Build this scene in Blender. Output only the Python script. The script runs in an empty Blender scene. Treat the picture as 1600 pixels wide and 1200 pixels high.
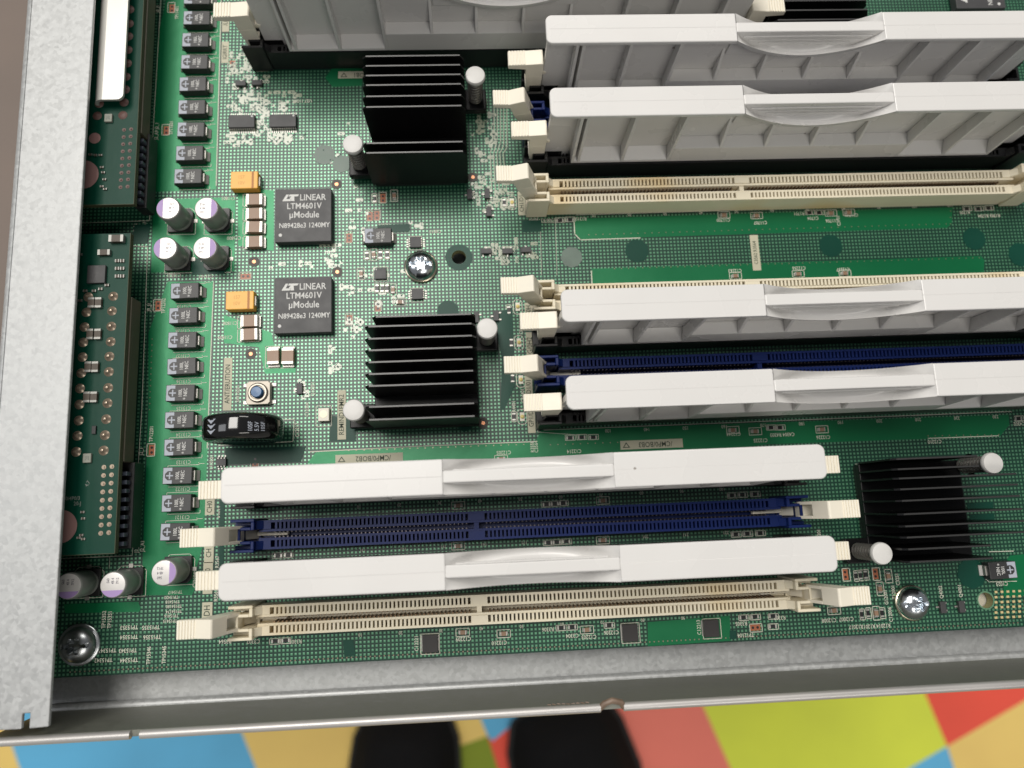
import bpy, bmesh, math, random
from mathutils import Matrix, Vector, Euler
random.seed(7)
S = 0.01            # authored in millimetres; 1 mm = 0.01 scene units

# ------------------------------------------------------------------ camera, world, lights
SC = bpy.context.scene
COL = SC.collection
CR = (0.1709768, -0.0418630, -0.0423879)
CL = (50.9156, 24.4722, 188.6087)
FPX = 1116.602
cam = bpy.data.cameras.new('camera'); co = bpy.data.objects.new('camera', cam); COL.objects.link(co)
co.location = [c * S for c in CL]; co.rotation_euler = Euler(CR, 'XYZ')
cam.sensor_width = 36; cam.lens = FPX / 1600 * 36
cam.clip_start = 0.05; cam.clip_end = 200
cam.dof.use_dof = True; cam.dof.focus_distance = 178 * S
cam.dof.aperture_fstop = (cam.lens / 1000.0) / (2.4 * S)
SC.camera = co
W = bpy.data.worlds.new('World'); SC.world = W; W.use_nodes = True
bg = W.node_tree.nodes['Background']; bg.inputs[0].default_value = (0.95, 0.97, 1.0, 1); bg.inputs[1].default_value = 0.16
SC.view_settings.view_transform = 'Standard'; SC.view_settings.look = 'None'
SC.view_settings.exposure = 0.0; SC.view_settings.gamma = 1.0
try: SC.view_settings.use_curve_mapping = False
except Exception: pass

def area(name, loc, target, sx, sy, power, col):
    l = bpy.data.lights.new(name, 'AREA'); l.shape = 'RECTANGLE'; l.size = sx * S; l.size_y = sy * S
    l.energy = power; l.color = col
    o = bpy.data.objects.new(name, l); COL.objects.link(o); o.location = [c * S for c in loc]
    d = Vector(target) - Vector(loc); o.rotation_euler = d.to_track_quat('-Z', 'Y').to_euler()
# ceiling troffers of the room, the last one an added fill
area('ceiling_or_fill_light', (-556, 1068, 2600), (-556, 1068, 0), 1150, 1700, 7000, (1.0, 0.96, 0.90))
area('ceiling_or_fill_light', (900, 2900, 2600), (900, 2000, 0), 1500, 950, 2800, (1.0, 0.96, 0.90))
area('ceiling_or_fill_light', (-2500, 300, 2600), (-1500, 300, 0), 950, 1500, 1300, (0.95, 0.97, 1.0))
area('ceiling_or_fill_light', (1000, -1700, 2600), (1000, -1400, 0), 1500, 950, 2600, (1.0, 0.95, 0.88))  # added on the front side to brighten the carpet, no known fixture

# ------------------------------------------------------------------ pixel -> point on a horizontal plane (true board position)
CM = Euler(CR, 'XYZ').to_matrix()
def U(u, v, z=0.0):
    d = CM @ Vector(((u - 800) / FPX, -(v - 600) / FPX, -1)); t = (z - CL[2]) / d.z
    return (CL[0] + t * d.x, CL[1] + t * d.y)

# ------------------------------------------------------------------ materials
MATS = {}
def mat(name, col, rough=0.5, metal=0.0, noise=0.0, nscale=3.0, bump=0.0, bscale=40.0, coat=0.0, spec=0.5, trans=0.0, sss=0.0):
    if name in MATS: return MATS[name]
    m = bpy.data.materials.new(name); m.use_nodes = True; nt = m.node_tree; b = nt.nodes['Principled BSDF']
    b.inputs['Base Color'].default_value = (*col, 1); b.inputs['Roughness'].default_value = rough
    b.inputs['Metallic'].default_value = metal; b.inputs['Specular IOR Level'].default_value = spec
    b.inputs['Coat Weight'].default_value = coat
    if sss:
        b.inputs['Subsurface Weight'].default_value = sss; b.inputs['Subsurface Radius'].default_value = (0.02, 0.015, 0.01)
    tc = nt.nodes.new('ShaderNodeTexCoord')
    if noise:
        n = nt.nodes.new('ShaderNodeTexNoise'); n.inputs['Scale'].default_value = nscale; n.inputs['Detail'].default_value = 6
        nt.links.new(tc.outputs['Object'], n.inputs['Vector'])
        mx = nt.nodes.new('ShaderNodeMix'); mx.data_type = 'RGBA'
        mx.inputs[6].default_value = (*[c * (1 - noise) for c in col], 1); mx.inputs[7].default_value = (*[min(1, c * (1 + noise)) for c in col], 1)
        nt.links.new(n.outputs['Fac'], mx.inputs[0]); nt.links.new(mx.outputs[2], b.inputs['Base Color'])
        r = nt.nodes.new('ShaderNodeMapRange'); r.inputs[3].default_value = rough * 0.8; r.inputs[4].default_value = min(1, rough * 1.25)
        nt.links.new(n.outputs['Fac'], r.inputs[0]); nt.links.new(r.outputs[0], b.inputs['Roughness'])
    if bump:
        n2 = nt.nodes.new('ShaderNodeTexNoise'); n2.inputs['Scale'].default_value = bscale; n2.inputs['Detail'].default_value = 3
        nt.links.new(tc.outputs['Object'], n2.inputs['Vector'])
        bp = nt.nodes.new('ShaderNodeBump'); bp.inputs['Strength'].default_value = bump; bp.inputs['Distance'].default_value = 0.002
        nt.links.new(n2.outputs['Fac'], bp.inputs['Height']); nt.links.new(bp.outputs[0], b.inputs['Normal'])
    MATS[name] = m; return m

def M_(nt, op, a, b=None, c=None):
    n = nt.nodes.new('ShaderNodeMath'); n.operation = op
    for i, x in enumerate((a, b, c)):
        if x is None: continue
        if hasattr(x, 'links') or hasattr(x, 'is_linked'): nt.links.new(x, n.inputs[i])
        else: n.inputs[i].default_value = x
    return n.outputs[0]

def board_mat():
    m = bpy.data.materials.new('hatched_solder_mask'); m.use_nodes = True; nt = m.node_tree; b = nt.nodes['Principled BSDF']
    tc = nt.nodes.new('ShaderNodeTexCoord'); sp = nt.nodes.new('ShaderNodeSeparateXYZ'); nt.links.new(tc.outputs['Object'], sp.inputs[0])
    P = 0.0100
    def tri(o):   # 0 at cell edge, 1 at cell centre
        f = M_(nt, 'FRACT', M_(nt, 'DIVIDE', o, P)); return M_(nt, 'SUBTRACT', 1.0, M_(nt, 'ABSOLUTE', M_(nt, 'SUBTRACT', M_(nt, 'MULTIPLY', f, 2.0), 1.0)))
    hx = tri(sp.outputs[0]); hy = tri(sp.outputs[1]); mn = M_(nt, 'MINIMUM', hx, hy)
    r = nt.nodes.new('ShaderNodeMapRange'); r.inputs[1].default_value = 0.36; r.inputs[2].default_value = 0.66; nt.links.new(mn, r.inputs[0])
    # large scale: mask thickness and copper density wander a little
    n = nt.nodes.new('ShaderNodeTexNoise'); n.inputs['Scale'].default_value = 2.2; n.inputs['Detail'].default_value = 4; nt.links.new(tc.outputs['Object'], n.inputs['Vector'])
    # blocks where the thieving pattern stops (routing channels)
    v = nt.nodes.new('ShaderNodeTexVoronoi'); v.distance = 'CHEBYCHEV'; v.inputs['Scale'].default_value = 5.5; nt.links.new(tc.outputs['Object'], v.inputs['Vector'])
    sv = nt.nodes.new('ShaderNodeSeparateXYZ'); nt.links.new(v.outputs['Color'], sv.inputs[0])
    gate = M_(nt, 'GREATER_THAN', sv.outputs[0], 0.10)
    sq = r.outputs[0]
    mx = nt.nodes.new('ShaderNodeMix'); mx.data_type = 'RGBA'; mx.inputs[6].default_value = (0.002, 0.038, 0.022, 1); mx.inputs[7].default_value = (0.115, 0.335, 0.190, 1)
    nt.links.new(sq, mx.inputs[0])
    m2 = nt.nodes.new('ShaderNodeMix'); m2.data_type = 'RGBA'; m2.blend_type = 'MULTIPLY'; m2.inputs[0].default_value = 0.5
    cr = nt.nodes.new('ShaderNodeMapRange'); cr.inputs[1].default_value = 0.3; cr.inputs[2].default_value = 0.7; cr.inputs[3].default_value = 0.55; cr.inputs[4].default_value = 1.25
    nt.links.new(n.outputs['Fac'], cr.inputs[0])
    cc = nt.nodes.new('ShaderNodeCombineXYZ'); [nt.links.new(cr.outputs[0], cc.inputs[i]) for i in range(3)]
    nt.links.new(mx.outputs[2], m2.inputs[6]); nt.links.new(cc.outputs[0], m2.inputs[7]); nt.links.new(m2.outputs[2], b.inputs['Base Color'])
    rr = nt.nodes.new('ShaderNodeMapRange'); rr.inputs[3].default_value = 0.42; rr.inputs[4].default_value = 0.33; nt.links.new(sq, rr.inputs[0]); nt.links.new(rr.outputs[0], b.inputs['Roughness'])
    rs = nt.nodes.new('ShaderNodeMapRange'); b.inputs['Coat Weight'].default_value = 0.25; b.inputs['Coat Roughness'].default_value = 0.24; nt.links.new(M_(nt, 'MULTIPLY', sq, 0.55), b.inputs['Metallic']); rs.inputs[3].default_value = 0.40; rs.inputs[4].default_value = 1.0; nt.links.new(sq, rs.inputs[0]); nt.links.new(rs.outputs[0], b.inputs['Specular IOR Level'])
    bp = nt.nodes.new('ShaderNodeBump'); bp.inputs['Strength'].default_value = 0.3; bp.inputs['Distance'].default_value = 0.0006
    n3 = nt.nodes.new('ShaderNodeTexNoise'); n3.inputs['Scale'].default_value = 60; nt.links.new(tc.outputs['Object'], n3.inputs['Vector'])
    hh = M_(nt, 'ADD', sq, M_(nt, 'MULTIPLY', n3.outputs['Fac'], 0.25)); nt.links.new(hh, bp.inputs['Height']); nt.links.new(bp.outputs[0], b.inputs['Normal'])
    return m
BOARD = board_mat()
POUR = mat('solid_copper_mask', (0.003, 0.155, 0.055), 0.34, metal=0.3, noise=0.12, nscale=4, bump=0.2, bscale=25, spec=0.5)
DARKM = mat('bare_mask', (0.002, 0.050, 0.032), 0.42, spec=0.3)
TRACE = mat('trace_mask_glare', (0.34, 0.38, 0.28), 0.24, spec=0.8, bump=0.3, bscale=30)  # pale tone paints the glare on masked copper into the colour
GLAREM = mat('glare_mask', (0.12, 0.17, 0.14), 0.42, noise=0.3, nscale=25, spec=0.5)  # bare mask circles catching glare, the glare painted as grey-green
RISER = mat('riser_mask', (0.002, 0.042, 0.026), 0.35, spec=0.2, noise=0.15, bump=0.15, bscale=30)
FRP = mat('board_edge', (0.25, 0.24, 0.11), 0.6)
SILK = mat('silkscreen', (0.62, 0.62, 0.52), 0.6)
LABELP = mat('silkscreen_block', (0.50, 0.48, 0.36), 0.6)
LABELT = mat('label_ink', (0.03, 0.05, 0.03), 0.6)
COPPER = mat('bare_copper', (0.55, 0.24, 0.13), 0.35, metal=0.7)
GOLD = mat('gold_plating', (0.70, 0.55, 0.28), 0.4, metal=0.3)
TIN = mat('solder', (0.50, 0.485, 0.45), 0.42, metal=0.8, noise=0.2, nscale=60)
def specks(m, dens=9.0, lim=0.045, keep=0.72, dark=(0.16, 0.13, 0.10)):
    nt = m.node_tree; b = nt.nodes['Principled BSDF']; src = b.inputs['Base Color'].links[0].from_socket
    tc = nt.nodes.new('ShaderNodeTexCoord'); v = nt.nodes.new('ShaderNodeTexVoronoi'); v.inputs['Scale'].default_value = dens; nt.links.new(tc.outputs['Object'], v.inputs['Vector'])
    n = nt.nodes.new('ShaderNodeTexNoise'); n.inputs['Scale'].default_value = 70; nt.links.new(tc.outputs['Object'], n.inputs['Vector'])
    sx = nt.nodes.new('ShaderNodeSeparateXYZ'); nt.links.new(v.outputs['Color'], sx.inputs[0])
    g_ = M_(nt, 'MULTIPLY', M_(nt, 'LESS_THAN', M_(nt, 'ADD', v.outputs['Distance'], M_(nt, 'MULTIPLY', n.outputs['Fac'], 0.05)), lim + 0.02), M_(nt, 'GREATER_THAN', sx.outputs[0], keep))
    mx = nt.nodes.new('ShaderNodeMix'); mx.data_type = 'RGBA'; nt.links.new(M_(nt, 'MULTIPLY', g_, 0.7), mx.inputs[0]); nt.links.new(src, mx.inputs[6]); mx.inputs[7].default_value = (*dark, 1); nt.links.new(mx.outputs[2], b.inputs['Base Color'])
WHITE = mat('white_plastic', (0.69, 0.68, 0.665), 0.27, noise=0.045, nscale=5, bump=0.06, bscale=12)
specks(WHITE, 9.0, 0.035, 0.45)
CREAM = mat('cream_plastic', (0.78, 0.71, 0.55), 0.42, noise=0.10, nscale=2.5)
def stain(m):
    nt = m.node_tree; b = nt.nodes['Principled BSDF']; src = b.inputs['Base Color'].links[0].from_socket
    tc = nt.nodes.new('ShaderNodeTexCoord'); n = nt.nodes.new('ShaderNodeTexNoise'); n.inputs['Scale'].default_value = 3.2; n.inputs['Detail'].default_value = 3
    nt.links.new(tc.outputs['Object'], n.inputs['Vector']); r = nt.nodes.new('ShaderNodeMapRange'); r.inputs[1].default_value = 0.50; r.inputs[2].default_value = 0.68; r.inputs[4].default_value = 0.75
    nt.links.new(n.outputs['Fac'], r.inputs[0]); mx = nt.nodes.new('ShaderNodeMix'); mx.data_type = 'RGBA'; nt.links.new(r.outputs[0], mx.inputs[0]); nt.links.new(src, mx.inputs[6]); mx.inputs[7].default_value = (0.72, 0.50, 0.18, 1)
    nt.links.new(mx.outputs[2], b.inputs['Base Color'])
stain(CREAM)
LATCHM = mat('latch_plastic', (0.83, 0.78, 0.66), 0.42, noise=0.06, nscale=8)
BLUE = mat('blue_plastic', (0.006, 0.018, 0.105), 0.36, spec=0.25)
BLACKP = mat('black_plastic', (0.010, 0.010, 0.011), 0.38)
ANOD = mat('black_anodised_aluminium', (0.004, 0.004, 0.0045), 0.35, spec=0.25)
FINTOP = mat('fin_cut_edge', (0.06, 0.06, 0.06), 0.35, metal=0.5)
EPOXY = mat('moulded_epoxy', (0.050, 0.050, 0.052), 0.50, noise=0.10, nscale=30, bump=0.2, bscale=90)
MARK = mat('laser_marking', (0.62, 0.62, 0.60), 0.6)
GREYMK = mat('grey_marking', (0.38, 0.41, 0.47), 0.5)
TANT = mat('tantalum_case', (0.030, 0.030, 0.031), 0.42, noise=0.35, nscale=14)
YTANT = mat('yellow_case', (0.80, 0.42, 0.07), 0.40, noise=0.06, nscale=20)
BROWN = mat('brown_marking', (0.40, 0.16, 0.03), 0.5)
MLCC = mat('ceramic_case', (0.27, 0.17, 0.11), 0.42, noise=0.1, nscale=30)
CAN = mat('aluminium_can', (0.62, 0.62, 0.60), 0.30, metal=0.95, noise=0.05)
CANSIDE = mat('can_sleeve', (0.30, 0.31, 0.29), 0.38, metal=0.3)
PURPLE = mat('purple_marking', (0.36, 0.25, 0.50), 0.45)
CANTXT = mat('can_marking', (0.08, 0.07, 0.10), 0.5)
NYLON = mat('white_nylon', (0.64, 0.63, 0.61), 0.45, noise=0.05, nscale=30)
SPRING = mat('spring_steel', (0.36, 0.34, 0.32), 0.35, metal=0.9)
CHROME = mat('zinc_plated_steel', (0.80, 0.84, 0.88), 0.20, metal=1.0)
GUN = mat('dark_plated_steel', (0.42, 0.44, 0.45), 0.30, metal=1.0)
GLOSSB = mat('black_sleeve', (0.006, 0.006, 0.006), 0.10, coat=0.6)
BUTTON = mat('blue_button', (0.03, 0.12, 0.28), 0.3)
TAN = mat('tan_plastic', (0.065, 0.06, 0.038), 0.5, noise=0.12)
PINK = mat('bare_pad', (0.26, 0.15, 0.14), 0.5)
ENIG = mat('tarnished_joint', (0.30, 0.24, 0.18), 0.30, metal=0.5)
DMLCC = mat('shaded_ceramic', (0.07, 0.055, 0.04), 0.5); DTIN = mat('shaded_solder', (0.30, 0.30, 0.28), 0.4, metal=0.6)  # darker copies for riser parts, their shade painted into the colour
LED = mat('led_lens', (0.80, 0.66, 0.25), 0.25)
LEDW = mat('led_body', (0.78, 0.74, 0.64), 0.45)
def steel(name, col, rough, sc=18):
    m = bpy.data.materials.new(name); m.use_nodes = True; nt = m.node_tree; b = nt.nodes['Principled BSDF']
    tc = nt.nodes.new('ShaderNodeTexCoord')
    v = nt.nodes.new('ShaderNodeTexVoronoi'); v.inputs['Scale'].default_value = sc * 6; nt.links.new(tc.outputs['Object'], v.inputs['Vector'])
    n = nt.nodes.new('ShaderNodeTexNoise'); n.inputs['Scale'].default_value = sc * 2.5; n.inputs['Detail'].default_value = 8; nt.links.new(tc.outputs['Object'], n.inputs['Vector'])
    n2 = nt.nodes.new('ShaderNodeTexNoise'); n2.inputs['Scale'].default_value = 1.3; n2.inputs['Detail'].default_value = 5; nt.links.new(tc.outputs['Object'], n2.inputs['Vector'])
    sv = nt.nodes.new('ShaderNodeSeparateXYZ'); nt.links.new(v.outputs['Color'], sv.inputs[0])
    f = M_(nt, 'ADD', M_(nt, 'MULTIPLY', sv.outputs[0], 0.40), M_(nt, 'ADD', M_(nt, 'MULTIPLY', n.outputs['Fac'], 0.5), M_(nt, 'MULTIPLY', n2.outputs['Fac'], 0.2)))
    mx = nt.nodes.new('ShaderNodeMix'); mx.data_type = 'RGBA'; mx.inputs[6].default_value = (*[c * 0.72 for c in col], 1); mx.inputs[7].default_value = (*[c * 1.22 for c in col], 1)
    nt.links.new(f, mx.inputs[0]); nt.links.new(mx.outputs[2], b.inputs['Base Color'])
    r = nt.nodes.new('ShaderNodeMapRange'); r.inputs[1].default_value = 0.2; r.inputs[2].default_value = 0.9; r.inputs[3].default_value = rough * 0.8; r.inputs[4].default_value = rough * 1.25
    nt.links.new(f, r.inputs[0]); nt.links.new(r.outputs[0], b.inputs['Roughness']); b.inputs['Metallic'].default_value = 0.35
    bp = nt.nodes.new('ShaderNodeBump'); bp.inputs['Strength'].default_value = 0.25; bp.inputs['Distance'].default_value = 0.002
    nt.links.new(n.outputs['Fac'], bp.inputs['Height']); nt.links.new(bp.outputs[0], b.inputs['Normal'])
    return m
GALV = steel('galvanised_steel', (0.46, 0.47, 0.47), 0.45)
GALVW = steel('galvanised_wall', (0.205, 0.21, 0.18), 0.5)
GALVB = mat('bright_steel', (0.66, 0.65, 0.61), 0.35, metal=0.5, noise=0.04, nscale=12)
RIMM = mat('folded_rim', (0.50, 0.485, 0.47), 0.38, metal=0.4, noise=0.12, nscale=8)
BURN = mat('scorched_edge', (0.20, 0.14, 0.10), 0.5, noise=0.5, nscale=60)

def per_object(m):
    nt = m.node_tree
    for l in list(nt.links):
        if l.from_node.type == 'TEX_COORD' and l.from_socket.name == 'Object':
            oi = nt.nodes.new('ShaderNodeObjectInfo'); mu = nt.nodes.new('ShaderNodeVectorMath'); mu.operation = 'MULTIPLY_ADD'; mu.inputs[1].default_value = (37.0, 19.0, 11.0)
            nt.links.new(oi.outputs['Random'], mu.inputs[0]); nt.links.new(l.from_socket, mu.inputs[2]); nt.links.new(mu.outputs[0], l.to_socket)
for m_ in (WHITE, CREAM, LATCHM, EPOXY, TANT, TIN): per_object(m_)

# ------------------------------------------------------------------ mesh helpers (all in mm)
class MB:
    def __init__(s): s.v = []; s.f = []; s.m = []; s.mi = 0
    def mat(s, i): s.mi = i; return s
    def face(s, ids): s.f.append(tuple(ids)); s.m.append(s.mi)
    def pts(s, P):
        k = len(s.v); s.v.extend([tuple(p) for p in P]); return list(range(k, k + len(P)))
    def poly(s, P): s.face(s.pts(P)); return s
    def box(s, x0, x1, y0, y1, z0, z1):
        a = s.pts([(x0, y0, z0), (x1, y0, z0), (x1, y1, z0), (x0, y1, z0), (x0, y0, z1), (x1, y0, z1), (x1, y1, z1), (x0, y1, z1)])
        for q in ((3, 2, 1, 0), (4, 5, 6, 7), (0, 1, 5, 4), (1, 2, 6, 5), (2, 3, 7, 6), (3, 0, 4, 7)): s.face([a[i] for i in q])
        return s
    def prism(s, prof, lo, hi, axis='z', side=True):
        # prof: CCW 2D points. axis z: (x,y); axis y: (x,z); axis x: (y,z)
        def p3(p, h): return (p[0], p[1], h) if axis == 'z' else ((p[0], h, p[1]) if axis == 'y' else (h, p[0], p[1]))
        a = s.pts([p3(p, lo) for p in prof]); b = s.pts([p3(p, hi) for p in prof]); n = len(prof)
        if axis == 'y': a, b = b, a
        s.face(a[::-1]); s.face(b)
        for i in range(n): s.face((a[i], a[(i + 1) % n], b[(i + 1) % n], b[i]))
        return s
    def lathe(s, prof, cx=0, cy=0, n=24, cap=True):
        # prof: list of (r,z) bottom to top
        rings = []
        for r, z in prof: rings.append(s.pts([(cx + r * math.cos(2 * math.pi * i / n), cy + r * math.sin(2 * math.pi * i / n), z) for i in range(n)]))
        for a, b in zip(rings, rings[1:]):
            for i in range(n): s.face((a[i], a[(i + 1) % n], b[(i + 1) % n], b[i]))
        if cap: s.face(rings[0][::-1]); s.face(rings[-1])
        return s
    def cyl(s, cx, cy, z0, z1, r, n=20): return s.lathe([(r, z0), (r, z1)], cx, cy, n)
    def tube(s, path, r, n=6):
        rings = []
        for i, p in enumerate(path):
            a = Vector(path[max(0, i - 1)]); b = Vector(path[min(len(path) - 1, i + 1)]); d = (b - a).normalized()
            up = Vector((0, 0, 1)) if abs(d.z) < 0.95 else Vector((1, 0, 0)); x = d.cross(up).normalized(); y = x.cross(d)
            rings.append(s.pts([tuple(Vector(p) + x * r * math.cos(2 * math.pi * k / n) + y * r * math.sin(2 * math.pi * k / n)) for k in range(n)]))
        for a, b in zip(rings, rings[1:]):
            for k in range(n): s.face((a[k], b[k], b[(k + 1) % n], a[(k + 1) % n]))
        s.face(rings[0]); s.face(rings[-1][::-1]); return s
    def disc(s, cx, cy, z, r, n=10): return s.poly([(cx + r * math.cos(2 * math.pi * i / n), cy + r * math.sin(2 * math.pi * i / n), z) for i in range(n)])
    def build(s, name, mats, parent=None, bevel=0.0, smooth=False, seg=2, loc=None):
        me = bpy.data.meshes.new(name); me.from_pydata([(x * S, y * S, z * S) for x, y, z in s.v], [], s.f)
        if not isinstance(mats, (list, tuple)): mats = [mats]
        for m in mats: me.materials.append(m)
        for p, i in zip(me.polygons, s.m): p.material_index = min(i, len(mats) - 1)
        me.update()
        if smooth:
            try: me.shade_smooth()
            except Exception: pass
            try: me.set_sharp_from_angle(angle=math.radians(38))
            except Exception: pass
        o = bpy.data.objects.new(name, me); COL.objects.link(o)
        if parent: o.parent = parent
        if loc: o.location = [c * S for c in loc]
        if bevel:
            b = o.modifiers.new('bevel', 'BEVEL'); b.width = bevel * S; b.segments = seg; b.limit_method = 'ANGLE'; b.angle_limit = math.radians(35)
        return o

def tag(o, label, cat, group=None, kind=None):
    if label: o['label'] = label
    if cat: o['category'] = cat
    if group: o['group'] = group
    if kind: o['kind'] = kind
    return o
def thing(name, label, cat, loc=(0, 0, 0), rot=0, group=None):
    o = bpy.data.objects.new(name, None); o.empty_display_size = 0.01; COL.objects.link(o)
    o.location = [c * S for c in loc]; o.rotation_euler = (0, 0, math.radians(rot)); return tag(o, label, cat, group)
KIDS = {}
def copy_tree(o, parent=None):
    c = o.copy(); COL.objects.link(c)
    if parent: c.parent = parent
    for ch in o.children: copy_tree(ch, c)
    return c
def place(proto, used, label, loc, rot=0, group=None):
    o = proto if not used else copy_tree(proto)
    o.location = [c * S for c in loc]; o.rotation_euler = (0, 0, math.radians(rot)); o['label'] = label
    if group: o['group'] = group
    return o
class Kind:                                                         # first placing uses the prototype, later ones are copies
    def __init__(s, make): s.make = make; s.p = None
    jit = 0.0
    def at(s, label, loc, rot=0, group=None):
        rot += random.uniform(-1, 1) * s.jit
        new = s.p is None
        if new: s.p = s.make()
        return place(s.p, not new, label, loc, rot, group)

_font = [None]
def text_mesh(items, name, m, parent, thick=0.0):
    """items: (string, x, y, z, rot_deg, cap height mm, align) -> one mesh"""
    V = []; F = []
    dg = bpy.context.evaluated_depsgraph_get()
    for (st, x, y, z, rot, h, al) in items:
        c = bpy.data.curves.new('t', 'FONT'); c.body = st; c.size = h / 0.70; c.align_x = al; c.align_y = 'CENTER'; c.resolution_u = 2; c.offset = 0.012 * h
        o = bpy.data.objects.new('t', c); COL.objects.link(o)
        bpy.context.view_layer.update(); dg = bpy.context.evaluated_depsgraph_get(); me = bpy.data.meshes.new_from_object(o.evaluated_get(dg))
        R = Matrix.Rotation(math.radians(rot), 3, 'Z'); k = len(V)
        for v in me.vertices:
            p = R @ Vector((v.co.x * 0.86, v.co.y, 0)); V.append(((p.x + x) * S, (p.y + y) * S, z * S))
        for p in me.polygons: F.append([k + i for i in p.vertices])
        bpy.data.objects.remove(o); bpy.data.curves.remove(c); bpy.data.meshes.remove(me)
    me = bpy.data.meshes.new(name); me.from_pydata(V, [], F); me.materials.append(m); me.update()
    o = bpy.data.objects.new(name, me); COL.objects.link(o); o.parent = parent; return o

# ------------------------------------------------------------------ floor, table, chassis
ZF = -800.0
YEL = mat('carpet_yellow', (0.95, 0.66, 0.20), 0.9, noise=0.12, nscale=1.2)
CBL = mat('carpet_blue', (0.14, 0.50, 0.80), 0.9, noise=0.15, nscale=1.2)
CRD = mat('carpet_red', (0.92, 0.11, 0.07), 0.9, noise=0.12, nscale=1.2)
CPK = mat('carpet_coral', (0.95, 0.24, 0.18), 0.9, noise=0.12, nscale=1.2)
CLM = mat('carpet_lime', (0.74, 0.82, 0.08), 0.9, noise=0.12, nscale=1.2)
COL_ = mat('carpet_olive', (0.25, 0.32, 0.03), 0.9, noise=0.15, nscale=1.2)
f = MB()
f.mat(0).poly([(-4000, -3000, ZF - 2), (4000, -3000, ZF - 2), (4000, 3000, ZF - 2), (-4000, 3000, ZF - 2)])
def fp(mi, px):
    f.mat(mi).poly([(*U(u, v, ZF), ZF) for u, v in px][::-1])
fp(0, [(-250, 1000), (-10, 1080), (34, 1210), (60, 1500), (-300, 1500)])
fp(1, [(-10, 1080), (352, 1080), (404, 1210), (500, 1450), (60, 1500), (34, 1210)])
fp(0, [(352, 1080), (725, 1060), (762, 1150), (700, 1172), (680, 1300), (404, 1210)])
fp(1, [(725, 1060), (900, 1050), (770, 1158), (762, 1150)])
fp(5, [(700, 1172), (762, 1150), (790, 1240), (680, 1300)])
fp(2, [(900, 1050), (960, 1050), (930, 1300), (810, 1300), (790, 1240), (762, 1150), (770, 1158)])
fp(3, [(960, 1050), (1075, 1050), (1148, 1215), (1180, 1400), (930, 1300)])
fp(4, [(1075, 1050), (1427, 1040), (1480, 1166), (1405, 1210), (1148, 1215)])
fp(2, [(1427, 1040), (1650, 1010), (1650, 1066), (1480, 1166)])
fp(0, [(1650, 1066), (1800, 1300), (1510, 1260), (1480, 1166)])
fp(1, [(1480, 1166), (1510, 1260), (1400, 1300), (1148, 1215), (1405, 1210)])
tag(f.build('floor', [YEL, CBL, CRD, CPK, CLM, COL_]), 'bright multicoloured carpet squares far below the chassis', 'carpet', kind='structure')
WOOD = mat('brown_laminate', (0.15, 0.115, 0.095), 0.55, noise=0.3, nscale=2.5)
tb = thing('table', 'brown table top under the chassis, blurred at the left edge', 'table', (0, 300, -14))
MB().box(-420, 260, -270, 400, -25, 0).build('table_top', WOOD, tb, bevel=2)
g = MB()
for x, y in ((-400, -250), (220, -250), (-400, 370), (220, 370)): MB().box(x, x + 30, y, y + 30, -784, -25).build('leg', WOOD, tb)

ch = thing('server_chassis', 'galvanised sheet steel server chassis tray holding the circuit board', 'computer case', (0, 0, -8))
MB().box(-61, 330, -22.5, 330, -9.6, -8).build('chassis_floor', GALV, ch, loc=(0, 0, 8))
MB().lathe([(3.2, -8), (3.2, -3.0), (1.2, -2.6), (0.01, -2.6)], *U(1540, 938), 24, cap=False).build('standoff', mat('brass_standoff', (0.75, 0.70, 0.60), 0.35, metal=0.3), ch, loc=(0, 0, 8), smooth=True)
# front wall with folded rim, following the slightly skewed sheet
A = Vector((-56.0, -21.2)); B = Vector((330, -21.2 + 0.0020 * 386)); 
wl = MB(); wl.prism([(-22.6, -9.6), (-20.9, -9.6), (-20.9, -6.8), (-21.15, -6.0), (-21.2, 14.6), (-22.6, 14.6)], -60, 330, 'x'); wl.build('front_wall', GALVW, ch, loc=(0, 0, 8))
# rounded bend strip at the floor/wall corner
MB().tube([(-59, -20.9, -6.9), (330, -20.9, -6.9)], 1.2, 12).build('floor_bend', GALV, ch, smooth=True, loc=(0, 0, 8))
rim = MB()
def rimseg(x0, x1):
    prof = [(-22.9 + 0.95 * math.cos(a) , 14.9 + 0.95 * math.sin(a)) for a in [i * 2 * math.pi / 16 for i in range(16)]]
    prof = [(y * 1.0 + 0.75, z) for y, z in prof]
    rim.prism(prof, x0, x1, 'x')
notch1 = (U(204, 1146, 15)[0], U(220, 1146, 15)[0]); notch2 = (U(938, 1104, 15)[0], U(974, 1102, 15)[0])
rimseg(-60, notch1[0]); rimseg(notch1[1], notch2[0]); rimseg(notch2[1], 330)
rim.build('folded_rim', RIMM, ch, smooth=True, loc=(0, 0, 8))
nb = MB(); x0, x1 = notch2
nb.tube([(x0 - 0.5, -22.6, 14.6), (x0 + 1, -21.0, 15.6), ((x0 + x1) / 2, -20.4, 15.9), (x1 - 0.6, -21.0, 15.5), (x1 + 0.3, -22.4, 14.4)], 0.7, 8)
nb.build('scorched_notch_edge', BURN, ch, smooth=True, loc=(0, 0, 8))
ss = MB()
for k in range(9): ss.tube([(x0 - 12 + k * 1.1, -21.1 + 0.1 * math.sin(k), 13.6), (x0 - 11.2 + k * 1.1, -21.15, 13.9 + 0.3 * math.sin(k * 2))], 0.14, 5)
ss.build('scratch', BURN, ch, loc=(0, 0, 8))
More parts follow.
